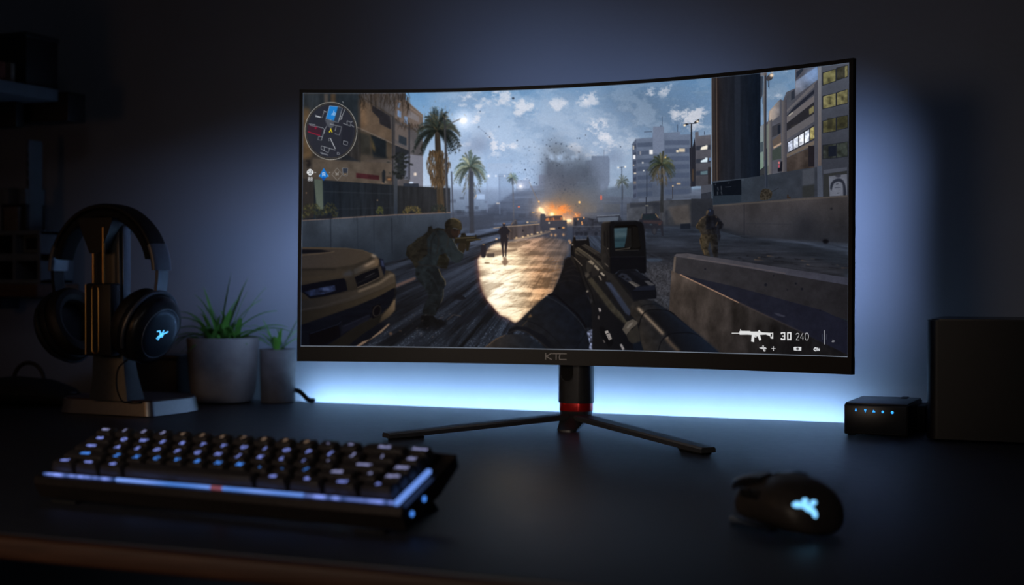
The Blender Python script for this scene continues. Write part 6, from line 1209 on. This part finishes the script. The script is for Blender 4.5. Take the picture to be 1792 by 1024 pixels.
MB().box((-.018, .005, .041), (.010, .02, .010), .0015).build('plug', M_BLK, sb)

# ---- large black enclosure at the right edge
q0 = on_z(1620, 771)
en = thing('equipment_box', 'large matte black box with rounded upright edges at the right edge of the photo', 'box', (q0.x+.135, q0.y+.066, 0), 0)
fpz = rpoly([(-.135, -.070), (.135, -.070), (.135, .088), (-.135, .088)], .016, 10)
MB().prism(fpz, .003, .1585, bev=.003, seg=3).build('cabinet', M_SUB, en); MB().prism(scl(fpz, .965), .1583, .1600, bev=.0005).build('top_panel', M_BLK2, en)
for x, y in ((-.11, -.05), (.11, -.05), (-.11, .07), (.11, .07)): MB().lathe([(.008, 0), (.008, .0035)], 16, M=Matrix.Translation((x, y, 0))).build('rubber_foot', M_RUB, en)

# ---- dark things on the left of the desk
k0 = on_z(40, 716); kc_ = thing('equipment_case', 'low black rounded case with an arched handle lying left of the headphone stand', 'case', (k0.x-.05, k0.y+.07, 0), .15)
rg_ = []
for x, s in ((-.11, .25), (-.105, .6), (-.08, .9), (-.03, 1.0), (.03, .92), (.07, .68), (.095, .36), (.10, .15)):
    rg_.append([(x, .055*s*math.cos(a)*1.1, .024*s+.024*s*math.sin(a)*.98) for a in np.linspace(0, 2*PI, 20, endpoint=False)])
MB().loft(rg_).build('shell', M_DARK, kc_); MB().tube([(x_, .012, z_) for x_, z_ in [(-.008+.03*math.cos(a), .036+.034*math.sin(a)) for a in np.linspace(0, PI, 20)]], .0035, 8).build('handle', M_LEATH, kc_)
MB().tube([(-.1+.19*t, -.056*(1-abs(2*t-1)**3), .022) for t in np.linspace(0, 1, 16)], .0014, 6).build('zip', M_SLIDE, kc_)
kk = on_y(262, 660, 2.10); k2 = on_y(332, 660, 2.10)
bx = thing('storage_box', 'plain black box standing behind the headphones, left of the wide pot', 'box', ((kk.x+k2.x)/2-.012, 2.095, 0))
MB().box((0, 0, .036), (k2.x-kk.x+.02, .06, .072), .002).build('box_body', M_BLK, bx); MB().box((0, 0, .0745), (k2.x-kk.x+.024, .063, .010), .0015).build('lid', M_BLK2, bx)

# ---- shelves at the left edge
ue = on_y(103, 157, 2.03); lb = on_y(103, 178, 2.03); SX = ue.x
def shelf_y(px): # where the shelf edge crosses an image column
    d = (px-896)/FPX; return SX*(-(math.sin(PSI))*d+0)/1 if False else None
us = thing('wall_shelf', 'upper pale grey wall shelf with black bracket at the left edge', 'shelf', (XL, 1.62, ue.z))
MB().box(((SX-XL)/2, 0, (lb.z-ue.z)/2), (SX-XL, .82, ue.z-lb.z), .0015).build('board', M_PALE, us)
MB().box(((SX-XL)/2+.01, .434, -.030), (SX-XL+.02, .048, .052), .002).build('bracket', M_BLK, us); MB().box(((SX-XL)/2, .38, -.045), (.25, .02, .045), .002).build('bracket', M_BLK, us)
def on_shelf(name, px0, px1, ytop, mat, label, cat, depth=.12, grp=None, lidm=None):
    a = on_x(px0, 130, SX-.012); c_ = on_x(px1, 130, SX-.012); z1 = on_x((px0+px1)/2, ytop, SX-.012).z
    t = thing(name, label, cat, (SX-.012-depth/2, (a.y+c_.y)/2, ue.z), 0, grp); hh = z1-ue.z
    MB().box((0, 0, hh/2), (depth, abs(c_.y-a.y), hh), .002).build('cover' if cat == 'book' else 'box_body', mat, t)
    if cat == 'book': MB().box((-.002, 0, hh/2+.001), (depth-.006, abs(c_.y-a.y)*.72, hh-.001), .0005).build('pages', M_PALE2, t)
    else: MB().box((0, 0, hh+.004), (depth+.004, abs(c_.y-a.y)+.003, .010), .0015).build('lid', lidm or M_BLK2, t)
    return t
on_shelf('storage_box', 46, 102, 70, M_BLK, 'tall black box at the right end of the upper shelf', 'box', .2)
on_shelf('book', -2, 11, 107, M_BOOKR, 'reddish brown book on the upper shelf', 'book', .14)
on_shelf('book', 19, 27, 110, M_TAN, 'thin tan book on the upper shelf beside the black box', 'book', .14)
# lower shelf on the back wall with an organiser
br = on_y(66, 497, 2.05); LX0 = XL+.001
ls = thing('wall_shelf', 'lower brown wooden wall shelf carrying the pale cubby organiser', 'shelf', ((LX0+br.x)/2, 2.105, br.z-.024))
MB().box((0, 0, .012), (br.x-LX0, .115, .024), .002).build('board', M_SHELF, ls); MB().box((0, .03, -.012), (.02, .05, .024), .001).build('bracket', M_BLK, ls)
OX1 = on_y(67, 450, 2.055).x; OW = OX1-LX0-.004; zt = on_y(60, 403, 2.055).z; OH = zt-br.z
og = thing('cubby_organizer', 'pale grey cubby organiser with dark compartments on the lower shelf', 'organizer', (OX1-OW/2, 2.105, br.z))
fr = MB(); T_ = .008
fr.box((0, 0, T_/2), (OW, .09, T_), .001); fr.box((0, 0, OH-T_/2), (OW, .09, T_), .001); fr.box((0, 0, OH*.5), (OW, .09, .014), .001)
for x in (-OW/2+T_/2, OW/2-T_/2, OW/2-.062, OW/2-.155): fr.box((x, 0, OH/2), (T_, .0895, OH-.001), .001)
fr.build('frame', M_PALE, og); MB().box((0, .042, OH/2), (OW-.01, .004, OH-.01)).build('back_panel', M_DARK, og)
MB().box((OW/2-.036, -.020, OH*.76), (.040, .012, OH*.34), .001).build('drawer', M_PALE2, og); MB().box((OW/2-.036, -.0265, OH*.76), (.026, .003, OH*.22), .0005).build('drawer_panel', M_DARK, og)
px_ = on_y(53.5, 330, 2.09); ztop = on_y(53, 245, 2.09).z
up = thing('upright_rail', 'thin pale upright rail standing on top of the organiser', 'rail', (px_.x, 2.10, br.z+OH))
MB().box((0, 0, (ztop-br.z-OH)/2), (.008, .035, ztop-br.z-OH), .0015).build('rail', M_PALE, up)
for k in range(8): MB().box((0, -.0178, .02+k*(ztop-br.z-OH-.03)/8), (.0025, .001, .010), 0).build('rail_slot', M_DARK, up)
def top_box(px0, px1, y0, y1, mat, label, parent_z, Y=2.075, d=.05):
    a, c_ = on_y(px0, y1, Y), on_y(px1, y0, Y); z0 = parent_z if parent_z is not None else a.z
    t = thing('storage_box', label, 'box', ((a.x+c_.x)/2, Y+d/2, z0)); hh = c_.z-z0
    MB().box((0, 0, hh/2-.002), (c_.x-a.x, d, hh-.004), .001).build('box_body', mat, t); MB().box((0, 0, hh-.003), (c_.x-a.x+.001, d+.002, .006), .001).build('lid', mat, t)
    return t, c_.z
_, z1 = top_box(2, 46, 357, 403, M_BLK, 'wide black box on top of the organiser', br.z+OH)
top_box(6, 31, 362, 385, M_TAN, 'small tan box in front of the wide black box', br.z+OH, 2.066, .008)
top_box(-2, 15, 328, 357, M_PALE2, 'pale grey box on the wide black box, at the left edge', z1)
top_box(33, 45, 330, 357, M_PALE, 'pale blue box on the wide black box, beside the rail', z1)

# ---- lights: a warm lamp out of frame on the left, faint room light, an unseen side lamp that brightens the monitor stand; the rest comes from the light strips and the screen
def area(name, loc, aim, size, col, watts):
    L = bpy.data.lights.new(name, 'AREA'); L.shape = 'DISK'; L.size = size; L.color = col; L.energy = watts
    o = bpy.data.objects.new(name, L); link(o); o.location = loc; o.rotation_euler = (Vector(aim)-Vector(loc)).to_track_quat('-Z', 'Y').to_euler(); return o
area('warm_lamp', (-1.72, .95, .30), (-1.1, 1.7, .05), .22, (1.0, .50, .20), WARM_W)
area('room_light', (.4, -.7, 1.6), (-.6, 1.6, .1), .7, (.95, .92, 1.0), ROOM_W)
w = bpy.data.worlds.new('night'); sc.world = w; w.use_nodes = True; w.node_tree.nodes['Background'].inputs[0].default_value = (.010, .012, .020, 1); w.node_tree.nodes['Background'].inputs[1].default_value = .3

area('side_lamp', (-1.05, -.35, .42), (-.72, 1.4, .0), .45, (1.0, .80, .64), SIDE_W).data.spread = math.radians(58)
# bias light built into the back of the monitor, thrown on the wall
def bias(name, loc, aim, sx, sy, watts, spread):
    L = bpy.data.lights.new(name, 'AREA'); L.shape = 'RECTANGLE'; L.size = sx; L.size_y = sy; L.color = (.37, .54, 1.0); L.energy = watts; L.spread = math.radians(spread)
    o = bpy.data.objects.new(name, L); link(o); o.location = loc; o.rotation_euler = (Vector(aim)-Vector(loc)).to_track_quat('-Z', 'Z').to_euler(); return o
bias('monitor_bias_light', (-1.04, 1.90, .30), (-1.33, WALL, .27), .02, .30, BIAS_W*.62, 55)
bias('monitor_bias_light', (-.38, 1.90, .30), (-.40, WALL, .27), .02, .30, BIAS_W*.6, 58)
bias('monitor_bias_light', (-.74, 1.95, .44), (-.78, WALL, .50), .50, .02, BIAS_T, 85)

# ---- camera
cd = bpy.data.cameras.new('camera'); cam = bpy.data.objects.new('camera', cd); link(cam); sc.camera = cam
cd.sensor_width = 36.0; cd.sensor_fit = 'HORIZONTAL'; cd.lens = FPX/1792*36.0; cd.clip_start = .02
cam.location = (0, 0, EYE); cam.rotation_euler = (PI/2-PIT, 0, PSI)
cd.dof.use_dof = True; cd.dof.focus_distance = 1.84; cd.dof.aperture_fstop = cd.lens/1000/.0125; cd.dof.aperture_blades = 0
sc.view_settings.view_transform = 'Standard'; sc.view_settings.look = 'None'; sc.view_settings.gamma = 1.0; sc.view_settings.exposure = 0.0; sc.view_settings.use_curve_mapping = False
